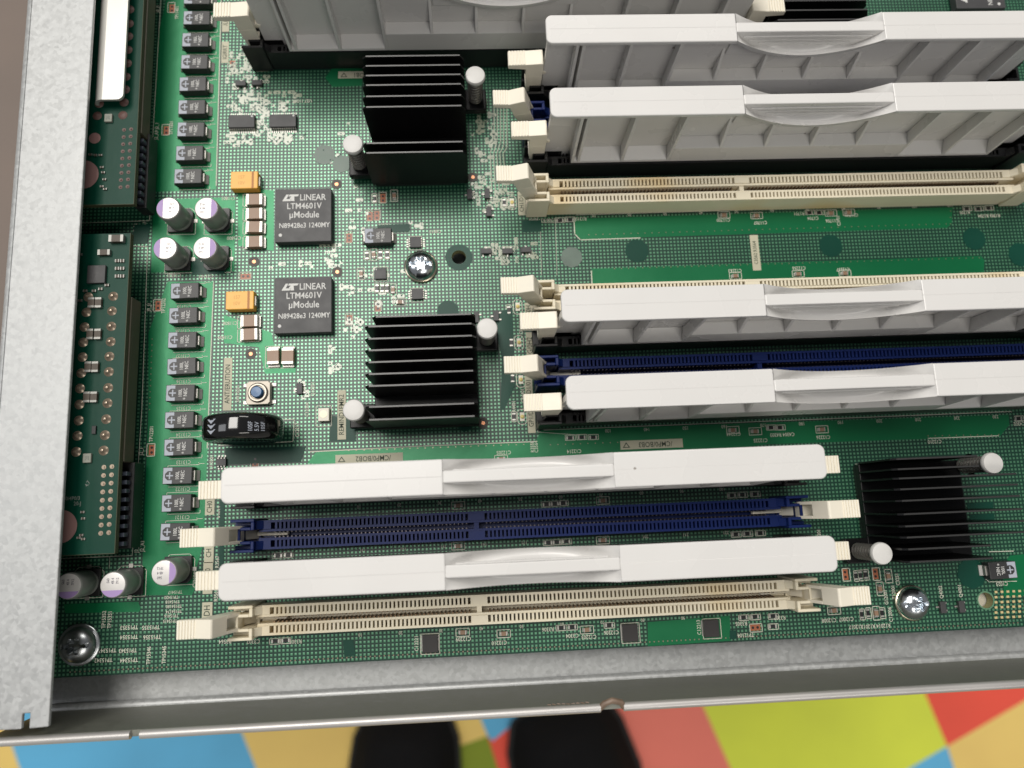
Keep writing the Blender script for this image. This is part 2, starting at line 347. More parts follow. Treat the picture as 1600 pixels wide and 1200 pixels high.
# left flange plate
ZP = 18.0
pl = MB(); lx = -62.4; rx = -45.2; by = U(0, 1146, ZP)[1] + 0.6
nx0, nx1 = U(33, 1140, ZP)[0], U(45, 1140, ZP)[0]
prof = [(rx, by + 0.2), (rx, 330), (lx + 1.5, 330), (lx + 1.5, by), (nx0, by), (nx0, by + 3.2), (nx1, by + 3.2), (nx1, by)]
pl.prism(prof, ZP - 1.1, ZP)
pl.build('side_flange', GALV, ch, bevel=0.25, loc=(0, 0, 8))
bd = MB(); q = [(lx + 1.5 + 1.8 * math.cos(a), ZP - 1.8 + 1.8 * math.sin(a)) for a in [math.pi / 2 + i * math.pi / 16 for i in range(9)]]
q2 = [(lx + 1.5 + 0.7 * math.cos(a), ZP - 1.8 + 0.7 * math.sin(a)) for a in [math.pi - i * math.pi / 16 for i in range(9)]]
bd.prism(q + [(lx - 0.3, -9.5), (lx + 0.8, -9.5)] + q2, by, 330, 'y'); bd.build('side_wall', GALV, ch, smooth=True, loc=(0, 0, 8))
# bright bracket tab under the flange
bt = MB(); z = 15.2; bx1 = U(196, 80, z)[0]; bx0 = -43.2; yb = U(190, 155, z)[1]; r = 1.6
arc = [(bx1 - r + r * math.sin(a), yb + r - r * math.cos(a)) for a in [i * math.pi / 12 for i in range(7)]]
bt.prism([(bx0, yb)] + arc + [(bx1, 330), (bx0, 330)], z - 0.8, z)
q = [(bx0 - 2.8 * math.sin(a), z - 2.8 + 2.8 * math.cos(a)) for a in [i * math.pi / 16 for i in range(9)]]
q2 = [(bx0 - 2.0 * math.sin(a), z - 2.8 + 2.0 * math.cos(a)) for a in [math.pi / 2 - i * math.pi / 16 for i in range(9)]]
bt.prism(q + q2, yb, 330, 'y')
tag(bt.build('mounting_bracket', GALVB, None, smooth=True), 'bright steel bracket strip with a rounded corner beside the side flange, top left', 'bracket')

# ------------------------------------------------------------------ main board
def ring(cx, cy, r, n=28): return [(cx + r * math.cos(2 * math.pi * i / n), cy + r * math.sin(2 * math.pi * i / n)) for i in range(n)]
HOLES = [(*U(717, 402), 2.0), (*U(1540, 938), 2.0)]
def sheet_with_holes(outer, holes, z0, z1):
    bm = bmesh.new(); loops = [outer] + [ring(*h) for h in holes]; es = []; tops = []
    for lp in loops:
        vs = [bm.verts.new((x * S, y * S, z1 * S)) for x, y in lp]; tops.append(vs)
        for i in range(len(vs)): es.append(bm.edges.new((vs[i], vs[(i + 1) % len(vs)])))
    bmesh.ops.triangle_fill(bm, use_beauty=True, edges=es, normal=(0, 0, 1))
    for f_ in bm.faces:
        f_.material_index = 0
        if f_.normal.z < 0: f_.normal_flip()
    for k, vs in enumerate(tops):
        lo = [bm.verts.new((v.co.x, v.co.y, z0 * S)) for v in vs]; n = len(vs)
        for i in range(n):
            f_ = bm.faces.new((vs[i], vs[(i + 1) % n], lo[(i + 1) % n], lo[i])); f_.material_index = 1
    bmesh.ops.recalc_face_normals(bm, faces=bm.faces[:])
    me = bpy.data.meshes.new('board_sheet'); bm.to_mesh(me); bm.free(); return me
board = thing('circuit_board', 'large green server motherboard with a hatched copper pattern', 'circuit board', (0, 0, -2.4))
me = sheet_with_holes([(-60, -12.15), (330, -12.15), (330, 330), (-60, 330)], HOLES, -2.4, 0)
me.materials.append(BOARD); me.materials.append(FRP)
bo = bpy.data.objects.new('board', me); COL.objects.link(bo); bo.parent = board; bo.location = (0, 0, 2.4 * S)
def on_board(mb, name, m, **k): return mb.build(name, m, board, loc=(0, 0, 2.4), **k)
# solid pours and bare mask islands: sheets just above the board
PZ = [0.030]
def pour(px, m=POUR, name='copper_plane'):
    PZ[0] += 0.0035; z = PZ[0]; mb = MB(); mb.poly([(*U(u, v), z) for u, v in px][::-1]); 
    o = on_board(mb, name, m)
    return o
pours = [
 [(262, -10), (346, -10), (338, 296), (240, 300), (236, 250), (246, 60)],
 [(240, 312), (368, 308), (366, 424), (236, 426)],
 [(262, 440), (333, 440), (327, 640), (318, 850), (302, 905), (222, 905), (232, 640), (232, 520)],
 [(895, 342), (1488, 324), (1487, 350), (1480, 356), (908, 374), (897, 366)],
 [(924, 420), (1532, 400), (1538, 406), (1537, 428), (926, 447)],
 [(480, 724), (494, 706), (660, 698), (836, 691), (846, 672), (1576, 648), (1577, 664), (1562, 682), (1200, 694), (1000, 720), (800, 740)],
 [(372, 292), (428, 298), (428, 392), (372, 384)], [(350, 492), (424, 520), (430, 546), (350, 536)],
 [(404, 540), (462, 540), (462, 582), (414, 584)],
 [(236, 868), (262, 866), (312, 905), (300, 930), (222, 930)],
 [(1578, 868), (1620, 864), (1620, 930), (1568, 932), (1566, 884)],
 [(524, 100), (566, 100), (566, 134), (520, 136), (508, 122)],
 [(100, 944), (216, 940), (220, 950), (218, 956), (102, 958)],
 [(1012, 972), (1140, 962), (1142, 1001), (1012, 1010)],
]
for p_ in pours: pour(p_)
for u, v, r_, mm in ((995, 392, 19, DARKM), (1298, 384, 19, DARKM), (1522, 373, 19, DARKM), (1594, 398, 20, DARKM), (700, 486, 17, DARKM), (893, 402, 17, GLAREM), (507, 242, 17, GLAREM), (534, 256, 15, GLAREM), (717, 402, 22, DARKM), (1518, 896, 22, DARKM), (726, 662, 12, DARKM)):
    cx, cy = U(u, v); mb = MB(); rr = r_ / 5.9; PZ[0] += 0.0025; hz = PZ[0]
    if (u, v) == (717, 402):
        n = 32; a = mb.pts([(cx + rr * math.cos(2 * math.pi * i / n) * (1 + 0.03 * math.sin(i * 8)), cy + rr * math.sin(2 * math.pi * i / n), hz) for i in range(n)]); b_ = mb.pts([(cx + 2.02 * math.cos(2 * math.pi * i / n), cy + 2.02 * math.sin(2 * math.pi * i / n), hz) for i in range(n)])
        for i in range(n): mb.face((b_[i], a[i], a[(i + 1) % n], b_[(i + 1) % n]))
    else:
        n = 36; mb.poly([(cx + rr * math.cos(2 * math.pi * i / n) * (1 + 0.05 * ((i // 2) % 2)), cy + rr * math.sin(2 * math.pi * i / n) * (1 + 0.05 * ((i // 2) % 2)), hz) for i in range(n)])
    on_board(mb, 'bare_mask_area', mm)
for px in ([(518, 650), (556, 652), (556, 690), (514, 690)], [(1510, 786), (1551, 784), (1552, 797), (1512, 799)], [(1514, 804), (1553, 802), (1554, 815), (1516, 817)], [(352, 700), (478, 698), (470, 722), (352, 726)], [(834, 508), (850, 508), (846, 640), (834, 640)],
           [(300, 404), (352, 404), (352, 428), (300, 430)], [(770, 492), (800, 480), (806, 600), (788, 640), (782, 640), (784, 560)], [(816, 345), (846, 344), (846, 362), (816, 363)], [(590, 352), (640, 350), (640, 362), (590, 364)], [(210, 352), (236, 350), (230, 380), (208, 382)], [(536, 1000), (552, 1000), (556, 1024), (538, 1026)], [(1140, 985), (1150, 985), (1150, 998), (1140, 999)], [(345, 742), (352, 742), (350, 900), (342, 900)]):
    pour(px, DARKM, 'routing_channel')
# vias along the pours, plated edges
vi = MB()
def row(u0, v0, u1, v1, step=1.95, r=0.16, inset=0):
    a = Vector(U(u0, v0)); b_ = Vector(U(u1, v1)); n = int((b_ - a).length / step)
    for i in range(n + 1): p = a.lerp(b_, i / max(1, n)); vi.disc(p.x, p.y, 0.100, r, 8)
row(920, 367, 1478, 350); row(960, 420, 1530, 403); row(545, 704, 830, 694); row(1450, 681, 1560, 679); row(1485, 330, 1485, 350); row(860, 695, 1000, 690)
row(110, 1050, 1590, 973, 1.15, 0.2); row(226, 530, 222, 640, 1.5); row(238, 530, 234, 640, 1.5); row(400, 712, 470, 712)
tag(on_board(vi, 'via', ENIG), None, None, kind='stuff')
# plated rim of holes, copper fiducials
for cx, cy, r in HOLES:
    hr = MB(); n = 32; a = hr.pts([(cx + (r + 0.35) * math.cos(2 * math.pi * i / n), cy + (r + 0.35) * math.sin(2 * math.pi * i / n), 0.09) for i in range(n)]); b_ = hr.pts([(cx + r * math.cos(2 * math.pi * i / n), cy + r * math.sin(2 * math.pi * i / n), 0.09) for i in range(n)])
    for i in range(n): hr.face((b_[i], a[i], a[(i + 1) % n], b_[(i + 1) % n]))
    on_board(hr, 'hole_rim', mat('hole_rim', (0.10, 0.22, 0.13), 0.4))
for u, v in ((526, 288), (527, 425), (739, 277), (392, 553), (397, 409), (755, 661)):
    cx, cy = U(u, v); k = MB(); k.mat(0).disc(cx, cy, 0.09, 1.45, 24); k.mat(1).disc(cx, cy, 0.13, 0.5, 16); on_board(k, 'fiducial', [mat('fiducial_mask', (0.035, 0.03, 0.022), 0.5), COPPER])
# gold pad grid at the right edge
gp = MB()
for i in range(9):
    for j in range(6):
        x, y = U(1556 + i * 9.2, 925 + j * 8 - i * 0.4); gp.box(x - 0.36, x + 0.36, y - 0.28, y + 0.28, 0, 0.10)
on_board(gp, 'test_pad_grid', GOLD)
tp = MB()
for (u, v, a) in ((356, 60, 0),):
    pass
# traces and glare-coloured patches around the chips in the left field
tr = MB()
def trace(pts, w=0.11, z=0.095):
    for (a, b_) in zip(pts, pts[1:]):
        a = Vector(a); b_ = Vector(b_); d = (b_ - a)
        if d.length < 1e-4: continue
        d.normalize(); n = Vector((-d.y, d.x)) * w
        tr.poly([(*(a - n - d * w), z), (*(b_ - n + d * w), z), (*(b_ + n + d * w), z), (*(a + n - d * w), z)])
BZ = [0.0]
def blotch(u, v, ru, rv, n, sd):
    R_ = random.Random(sd)
    for i in range(int(n * 0.55)):
        a = R_.random() * 6.28; q_ = math.sqrt(R_.random()); x, y = U(u + ru * q_ * math.cos(a), v + rv * q_ * math.sin(a))
        x = round(x) ; y = round(y); w, h = R_.choice([(0.55, 0.5), (1.0, 0.5), (0.5, 1.0), (0.45, 0.45)])
        BZ[0] = (BZ[0] + 0.00013) % 0.012; z = 0.088 + BZ[0]; c = 0.18
        tr.mat(0).poly([(x - w + c, y - h, z), (x + w - c, y - h, z), (x + w, y - h + c, z), (x + w, y + h - c, z), (x + w - c, y + h, z), (x - w + c, y + h, z), (x - w, y + h - c, z), (x - w, y - h + c, z)])
        if R_.random() < 0.6: tr.mat(1).disc(x + R_.uniform(-.2, .2), y + R_.uniform(-.2, .2), 0.1035, 0.24, 8)
        if R_.random() < 0.5:
            d = R_.choice([(1, 0), (0, 1), (0.7, 0.7), (0.7, -0.7)]); L = R_.uniform(0.8, 1.8); tr.mat(1); trace([(x, y), (x + d[0] * L, y + d[1] * L)], 0.07, 0.1030)
    tr.mat(0)
for b_ in ((385, 118, 34, 22, 60, 1), (385, 160, 30, 16, 60, 2), (440, 152, 30, 18, 45, 3), (378, 215, 28, 12, 40, 4), (440, 215, 32, 10, 45, 5), (410, 190, 8, 26, 30, 6),
           (555, 510, 16, 16, 30, 7), (520, 385, 18, 16, 22, 8), (480, 412, 70, 8, 26, 9), (545, 450, 18, 10, 16, 10), (764, 300, 30, 30, 60, 11), (800, 393, 44, 20, 60, 12), (758, 210, 18, 50, 60, 13),
           (522, 560, 8, 26, 18, 14), (470, 610, 10, 14, 14, 15), (790, 320, 14, 30, 20, 17), (505, 215, 60, 40, 10, 18), (650, 352, 22, 8, 14, 19), (600, 440, 50, 40, 26, 20), (560, 330, 20, 40, 18, 21), (370, 90, 14, 20, 16, 22)): blotch(*b_)
for k in range(5): trace([U(772 + k * 5, 150), U(772 + k * 5, 215 + 4 * k), U(766 + k * 5, 240), U(768 + k * 6, 300)], 0.13)
tag(on_board(tr, 'trace', [TRACE, DARKM]), None, None, kind='stuff')
# board outline strips, silkscreen frames
sk = MB()
def line(pts, w=0.085, z=0.11, closed=False):
    if closed: pts = pts + [pts[0]]
    for (a, b_) in zip(pts, pts[1:]):
        a = Vector(a); b_ = Vector(b_); d = (b_ - a)
        if d.length < 1e-4: continue
        d.normalize(); n = Vector((-d.y, d.x)) * w
        sk.poly([(*(a - n - d * w), z), (*(b_ - n + d * w), z), (*(b_ + n + d * w), z), (*(a + n - d * w), z)])
def frame(u, v, w, h, t=0.085, z=0.112):     # px centre, mm size
    x, y = U(u, v); line([(x - w / 2, y - h / 2), (x + w / 2, y - h / 2), (x + w / 2, y + h / 2), (x - w / 2, y + h / 2)], t, z, True)
def pxline(px, t=0.085, closed=False): line([U(*p) for p in px], t, 0.114, closed)
pxline([(252, -5), (238, 230), (234, 345), (120, 349)], 0.07); pxline([(208, 384), (231, 386), (222, 640), (207, 868), (90, 873)], 0.07)
pxline([(900, 336), (1592, 316)], 0.07); pxline([(897, 348), (898, 366), (907, 375), (1000, 372)], 0.13); pxline([(924, 424), (925, 445)], 0.13)
pxline([(850, 672), (1580, 643)], 0.07); pxline([(346, -5), (338, 290)], 0.12); pxline([(334, 442), (324, 700)], 0.12); pxline([(485, 706), (660, 697), (836, 690)], 0.12)
pxline([(1450, 685), (1560, 681)], 0.10); pxline([(842, 640), (840, 675), (905, 680)], 0.07); pxline([(335, 596), (342, 700), (352, 697)], 0.01)
pxline([(438, 656), (460, 655), (458, 690), (342, 696)], 0.09); pxline([(845, 205), (842, 243)], 0.01)
pxline([(844, 348), (868, 348), (870, 430)], 0.05); pxline([(844, 348), (846, 430)], 0.05)
pxline([(855, 520), (845, 560)], 0.06); pxline([(106, 895), (106, 918)], 0.05); pxline([(172, 870), (171, 888)], 0.05)
pxline([(1545, 862), (1583, 861)], 0.09); pxline([(1540, 905), (1545, 909), (1588, 908)], 0.08)
tx = []   # silkscreen text
def T(s, u, v, rot=180, h=1.15, al='CENTER'): x, y = U(u, v); tx.append((s, x, y, 0.118, rot, h, al))
for s, u, v in (('C12205', 787, 707), ('C12214', 897, 705), ('C12244', 1146, 678), ('C12225', 1188, 688), ('C4304 R4303', 1222, 679), ('C12226', 1286, 683), ('C4302', 1592, 662), ('R13101', 906, 342), ('C11700 R1703', 855, 344),
    ('J1701', 833, 343), ('C11700', 1130, 344), ('C11707', 1188, 348), ('R1701', 1248, 334), ('C1704', 1270, 341), ('C11706', 1300, 345), ('C11740', 1330, 336), ('R1703 R1704', 1545, 337), ('R1705', 1507, 332), ('C12263', 1148, 423), ('C12256', 1248, 419), ('C12237', 1317, 421),
    ('C12210', 1460, 690), ('R3302', 462, 1002), ('C3302', 396, 1002), ('C12209', 724, 998), ('C12210', 780, 1004), ('R3306', 856, 983), ('C3304', 894, 993), ('C12203', 920, 995), ('C12206', 955, 988), ('R3305', 1158, 974), ('TP12104', 1165, 992),
    ('C12008', 1295, 969), ('C12007', 1322, 967), ('R12017', 1337, 979), ('R12014 R12013', 1368, 978), ('C1023', 1565, 912), ('R3303', 1218, 965), ('TP15353', 202, 980), ('TP15355', 236, 980), ('TP15354', 202, 995), ('TP15356', 238, 995), ('TP15341', 168, 1016), ('TP15343', 200, 1016), ('TP15342', 162, 1031), ('TP15344', 202, 1031),
    ('TP15417', 274, 925), ('TP15420', 268, 933), ('TP15418', 270, 940), ('TP154180', 272, 947), ('TP154174', 272, 955), ('TP15416', 268, 962), ('TP15415', 266, 970),
    ('U27', 298, 405), ('C13021', 272, 430), ('C13101', 322, 432), ('C11808', 360, 505), ('C11809', 352, 527), ('C11801', 357, 310), ('C11800', 366, 372), ('U27 1100K', 472, 158), ('Q2801', 412, 128), ('C6810', 680, 362), ('R2801', 600, 352), ('R3557', 452, 812), ('R3564', 352, 1002)):
    T(s, u, v, h=0.78 if s.startswith('TP154') else 0.98)
for i, (u, v) in enumerate(((288, 478), (286, 516), (286, 555), (287, 595), (287, 637), (287, 678), (287, 721), (286, 763), (285, 807))): T('C1312%d' % (9 - i), u, v + 1, h=0.95)
for s, u, v in (('J2_B1', 214, 855), ('J2_A1', 223, 853), ('J2_A9', 218, 735), ('J2_1', 221, 705), ('TP12201', 237, 678), ('TP15346', 233, 1024), ('TP15345', 257, 1023), ('TP15303', 84, 983), ('TP15302', 81, 1033), ('TP15352', 163, 968), ('TP15351', 172, 968), ('J9_J1', 233, 480), ('TP12202', 256, 478), ('TP11401', 277, 20), ('J8_J1', 247, 14), ('TP11601', 268, 200), ('J2_A9 J2_1', 245, 205), ('J2_B1', 212, 356), ('J2_A1', 226, 354),
    ('SW10201', 372, 615), ('C12304', 480, 640), ('Q10201', 489, 608), ('C12104', 305, 906), ('U10201', 331, 722), ('C12217', 465, 672), ('G12001', 1384, 933), ('T12001', 1396, 925), ('C12006', 1391, 960), ('Q4002', 1470, 925), ('Q4001', 1500, 923), ('C12221', 651, 1005), ('C12213', 1092, 980), ('CR4401', 817, 618), ('R4401', 803, 635), ('CR4211', 814, 512), ('R4201', 799, 518), ('C3564', 838, 698), ('R3558', 832, 698), ('R3557', 344, 800), ('R3567', 340, 878), ('R3561', 338, 930), ('C12202', 1340, 735), ('C12201', 1280, 838), ('C3251', 1402, 905), ('C3701', 1310, 345)):
    T(s, u, v, 90, 0.95)
for i in range(11):
    T(str(10 * (i + 1)), 928 + i * 55.6, 337 - i * 1.6, 180, 0.9)
    T(str(130 + 10 * i), 950 + i * 60.5, 673 - i * 2.2, 180, 0.9)
    if i: T('%d' % (10 * i), 498 + i * 63, 795 - i * 3.1, 180, 0.85); T('%d' % (121 + 10 * i), 504 + i * 63, 863 - i * 3.1, 180, 0.85)
    if 0 < i < 10: T('%d' % (10 * i), 500 + i * 63, 1004 - i * 3.3 - 9, 180, 0.8)
tag(text_mesh([(s, x, y, z + 2.4, r, h, a) for s, x, y, z, r, h, a in tx], 'silkscreen_text', SILK, board), None, None, kind='stuff')
# printed label blocks with dark lettering
lt = []
def block(u, v, wpx, hpx, s, rot, h=1.35, tri=False):
    x, y = U(u, v); w = wpx / 5.95; hh = hpx / 5.95
    mb = MB(); mb.poly([(x - w / 2, y - hh / 2, 0.122), (x + w / 2, y - hh / 2, 0.122), (x + w / 2, y + hh / 2, 0.122), (x - w / 2, y + hh / 2, 0.122)])
    pl_ = on_board(mb, 'printed_label', LABELP)
    text_mesh([(s, x + (w * 0.06 if tri else 0), y, 0.14, rot, h, 'CENTER')], 'lettering', LABELT, pl_)
    if tri:
        tx0 = x - w / 2 + 1.6; t3 = MB(); n = 3; k = [(tx0 - 1.0, y - 0.7), (tx0 + 1.0, y - 0.7), (tx0, y + 0.75)]
        if tri == 'down': k = [(tx0 - 1.0, y + 0.7), (tx0, y - 0.75), (tx0 + 1.0, y + 0.7)]
        c_ = (sum(p[0] for p in k) / 3, sum(p[1] for p in k) / 3); o_ = t3.pts([(p[0], p[1], 0.14) for p in k]); i_ = t3.pts([(c_[0] + (p[0] - c_[0]) * 0.6, c_[1] + (p[1] - c_[1]) * 0.6, 0.14) for p in k])
        for j in range(3): t3.face((o_[j], o_[(j + 1) % 3], i_[(j + 1) % 3], i_[j]))
        t3.build('printed_triangle', LABELT, pl_)
block(577, 716, 104, 14, '/CMP0/BOB2', 180, 1.35, 'up'); block(1018, 694, 100, 14, '/CMP0/BOB3', 180, 1.35, 'up'); block(572, 117, 94, 13, '/CMP0/BOB1', 180, 1.35, 'up')
block(534, 648, 13, 78, 'REMIND1FMR2', 90, 1.35); block(356, 600, 13, 84, 'ANT/ERUTION', 90, 1.3)
block(328, 792, 14, 24, 'CH0', 90, 1.3); block(327, 855, 14, 46, 'CH  H0', 90, 1.3); block(325, 903, 14, 46, 'D1  C0', 90, 1.3); block(324, 954, 15, 24, 'DH', 90, 1.5)
block(815, 318, 12, 42, 'CH1/D1', 90, 1.2); block(826, 490, 12, 36, 'CH/0H', 90, 1.3); block(828, 540, 12, 44, 'G/0H2', 90, 1.4); block(826, 604, 12, 36, 'D1/01', 90, 1.3); block(830, 652, 12, 50, 'GP1/D0', 90, 1.3)
block(1180, 395, 14, 62, 'C3562 R3564', 90, 1.0); block(353, 32, 12, 44, '/LIHT', 90, 1.2); block(352, 82, 12, 40, 'IGIRRT', 90, 1.2)
for (u, v, w, h) in ((535, 545, 2.0, 3.0),): pass

# ------------------------------------------------------------------ memory sockets
X0G = {'near': 0.0, 'right': 75.7}
def make_socket(col, name):
    def mk():
        r = thing('memory_socket', '', 'memory socket')
        b = MB()
        b.box(-4, 127.2, -3.2, 3.2, 0, 2.6)                          # base
        b.box(-3.7, 126.7, -3.5, -2.95, 2.6, 8); b.box(-3.7, 126.7, 2.95, 3.5, 2.6, 8)     # outer rails
        b.box(-3.7, 126.7, -1.35, -0.75, 2.6, 7.6); b.box(-3.7, 126.7, 0.75, 1.35, 2.6, 7.6)   # inner rails
        b.box(48.9, 50.1, -0.75, 0.75, 2.6, 7.2)                     # key
        for sgn in (-1, 1):
            y0, y1 = (1.35, 2.95) if sgn > 0 else (-2.95, -1.35)
            b.box(-3.7, -0.75, y0, y1, 2.6, 7.95); b.box(47.45, 51.55, y0, y1, 2.6, 7.95); b.box(123.45, 126.7, y0, y1, 2.6, 7.95)
            for k in range(0, 123):
                x = k + 0.5
                if 47 < x < 52 or x > 122.9: continue
                b.box(x - 0.27, x + 0.27, y0, y1, 2.6, 7.9)
        b.build('socket_body', col, r)
        c = MB()
        for k in range(0, 124):
            if 47.2 < k < 51.8: continue
            c.box(k - 0.16, k + 0.16, 0.42, 0.75, 3.0, 6.6); c.box(k - 0.16, k + 0.16, -0.75, -0.42, 3.0, 6.6)
        tag(c.build('contact_row', mat('contact_' + name, {'cream': (0.22, 0.14, 0.08), 'blue': (0.10, 0.09, 0.10), 'black': (0.05, 0.05, 0.05)}[name], 0.35, metal=0.7), r), None, None, kind='stuff')
        for s in (-1, 1):
            t = MB(); X = lambda x: x if s < 0 else 123 - x
            def bx(x0, x1, y0, y1, z0, z1): a, b2 = sorted((X(x0), X(x1))); t.box(a, b2, y0, y1, z0, z1)
            bx(-9.6, -3.9, -3.95, -3.25, 0.3, 11.0); bx(-9.6, -3.9, 3.25, 3.95, 0.3, 11.0)        # side cheeks
            bx(-4.7, -3.9, -3.25, -1.3, 0.3, 11.0); bx(-4.7, -3.9, 1.3, 3.25, 0.3, 11.0)       # back wall either side of the slot
            bx(-7.2, -4.7, -2.0, -1.3, 0.3, 11.0); bx(-7.2, -4.7, 1.3, 2.0, 0.3, 11.0); bx(-7.8, -7.2, -2.0, 2.0, 0.3, 11.0)   # inner tower
            bx(-7.4, -4.65, -1.5, 1.5, 0.3, 2.5)
            bx(-9.6, -7.8, -3.25, 3.25, 0.3, 1.6); bx(-9.6, -4.7, -3.25, -2.35, 0.3, 7.0); bx(-9.6, -4.7, 2.35, 3.25, 0.3, 7.0)
            pr = [(X(-3.9), 7.9), (X(-3.9), 9.6), (X(-2.4), 7.9)]
            if s > 0: pr = pr[::-1]
            for y0, y1 in ((-3.45, -1.4), (1.4, 3.45)): t.prism(pr[::-1] , y0, y1, 'y')
            t.build('end_tower', col, r, bevel=0.12, seg=1)
        return r
    return mk
SK = {'cream': Kind(make_socket(CREAM, 'cream')), 'blue': Kind(make_socket(BLUE, 'blue')), 'black': Kind(make_socket(BLACKP, 'black'))}

def make_latch(opened):
    def mk():
        r = thing('socket_latch', '', 'latch')
        b = MB()
        th = math.radians(17.5) if opened else 0.0
        def rt(p):
            x, z = p[0] + 6.0, p[1] - 3.0
            return (-6.0 + x * math.cos(th) - z * math.sin(th), 3.0 + z * math.cos(th) + x * math.sin(th))
        def tabz(p): return rt(p)
        tabo = [(-13.9, 18.6), (-13.9, 20.0), (-9.4, 20.2), (-5.0, 20.6), (-4.7, 20.2), (-4.7, 15.0), (-9.2, 15.0), (-9.2, 18.2)]
        if opened:   # the tab is bent so that it lies level when the lever is out
            tabo = [(-13.2, 20.4), (-12.9, 21.7), (-9.2, 20.4), (-5.0, 20.6), (-4.7, 20.2), (-4.7, 15.0), (-9.2, 15.0), (-9.2, 18.6)]
        P = [rt(p) for p in tabo]
        b.prism(P[::-1], -2.1, 2.1, 'y')
        for y0, y1 in ((-2.1, -1.35), (1.35, 2.1)):                  # fork
            b.prism([rt(p) for p in [(-9.2, 15.0), (-4.7, 15.0), (-4.7, 10.0), (-6.2, 8.0), (-8.6, 8.0)]][::-1 if False else 1], y0, y1, 'y')
        b.prism([rt(p) for p in [(-8.6, 8.0), (-6.2, 8.0), (-5.4, 2.0), (-7.2, 1.6)]], -1.35, 1.35, 'y')
        b.prism([rt(p) for p in [(-9.0, 10.5), (-4.9, 10.5), (-5.6, 8.0), (-8.6, 8.0)]], -1.9, 1.9, 'y')
        b.prism([rt(p) for p in ([(-5.4, 3.2), (-5.4, 2.0), (2.5, 1.0), (2.5, 2.0)])][::-1], -0.6, 0.6, 'y') if opened else None
        b.prism([rt(p) for p in ([(-5.0, 15.5), (-5.0, 13.8), (-3.6, 13.8), (-3.4, 14.6)])][::-1], -0.6, 0.6, 'y') if not opened else None
        o = b.build('lever', LATCHM, r, bevel=0.16, seg=2)
        g = MB()
        a0, a1 = (rt(tabo[1]), rt(tabo[2]))
        for k in range(6):
            t_ = 0.10 + k * 0.165; x = a0[0] + (a1[0] - a0[0]) * t_; z = a0[1] + (a1[1] - a0[1]) * t_
            g.box(x - 0.24, x + 0.24, -2.06, 2.06, z - 0.35, z + 0.24)
        g.build('grip_ridges', LATCHM, r, bevel=0.06, seg=1)
        return r
    return mk
LK = {False: Kind(make_latch(False)), True: Kind(make_latch(True))}

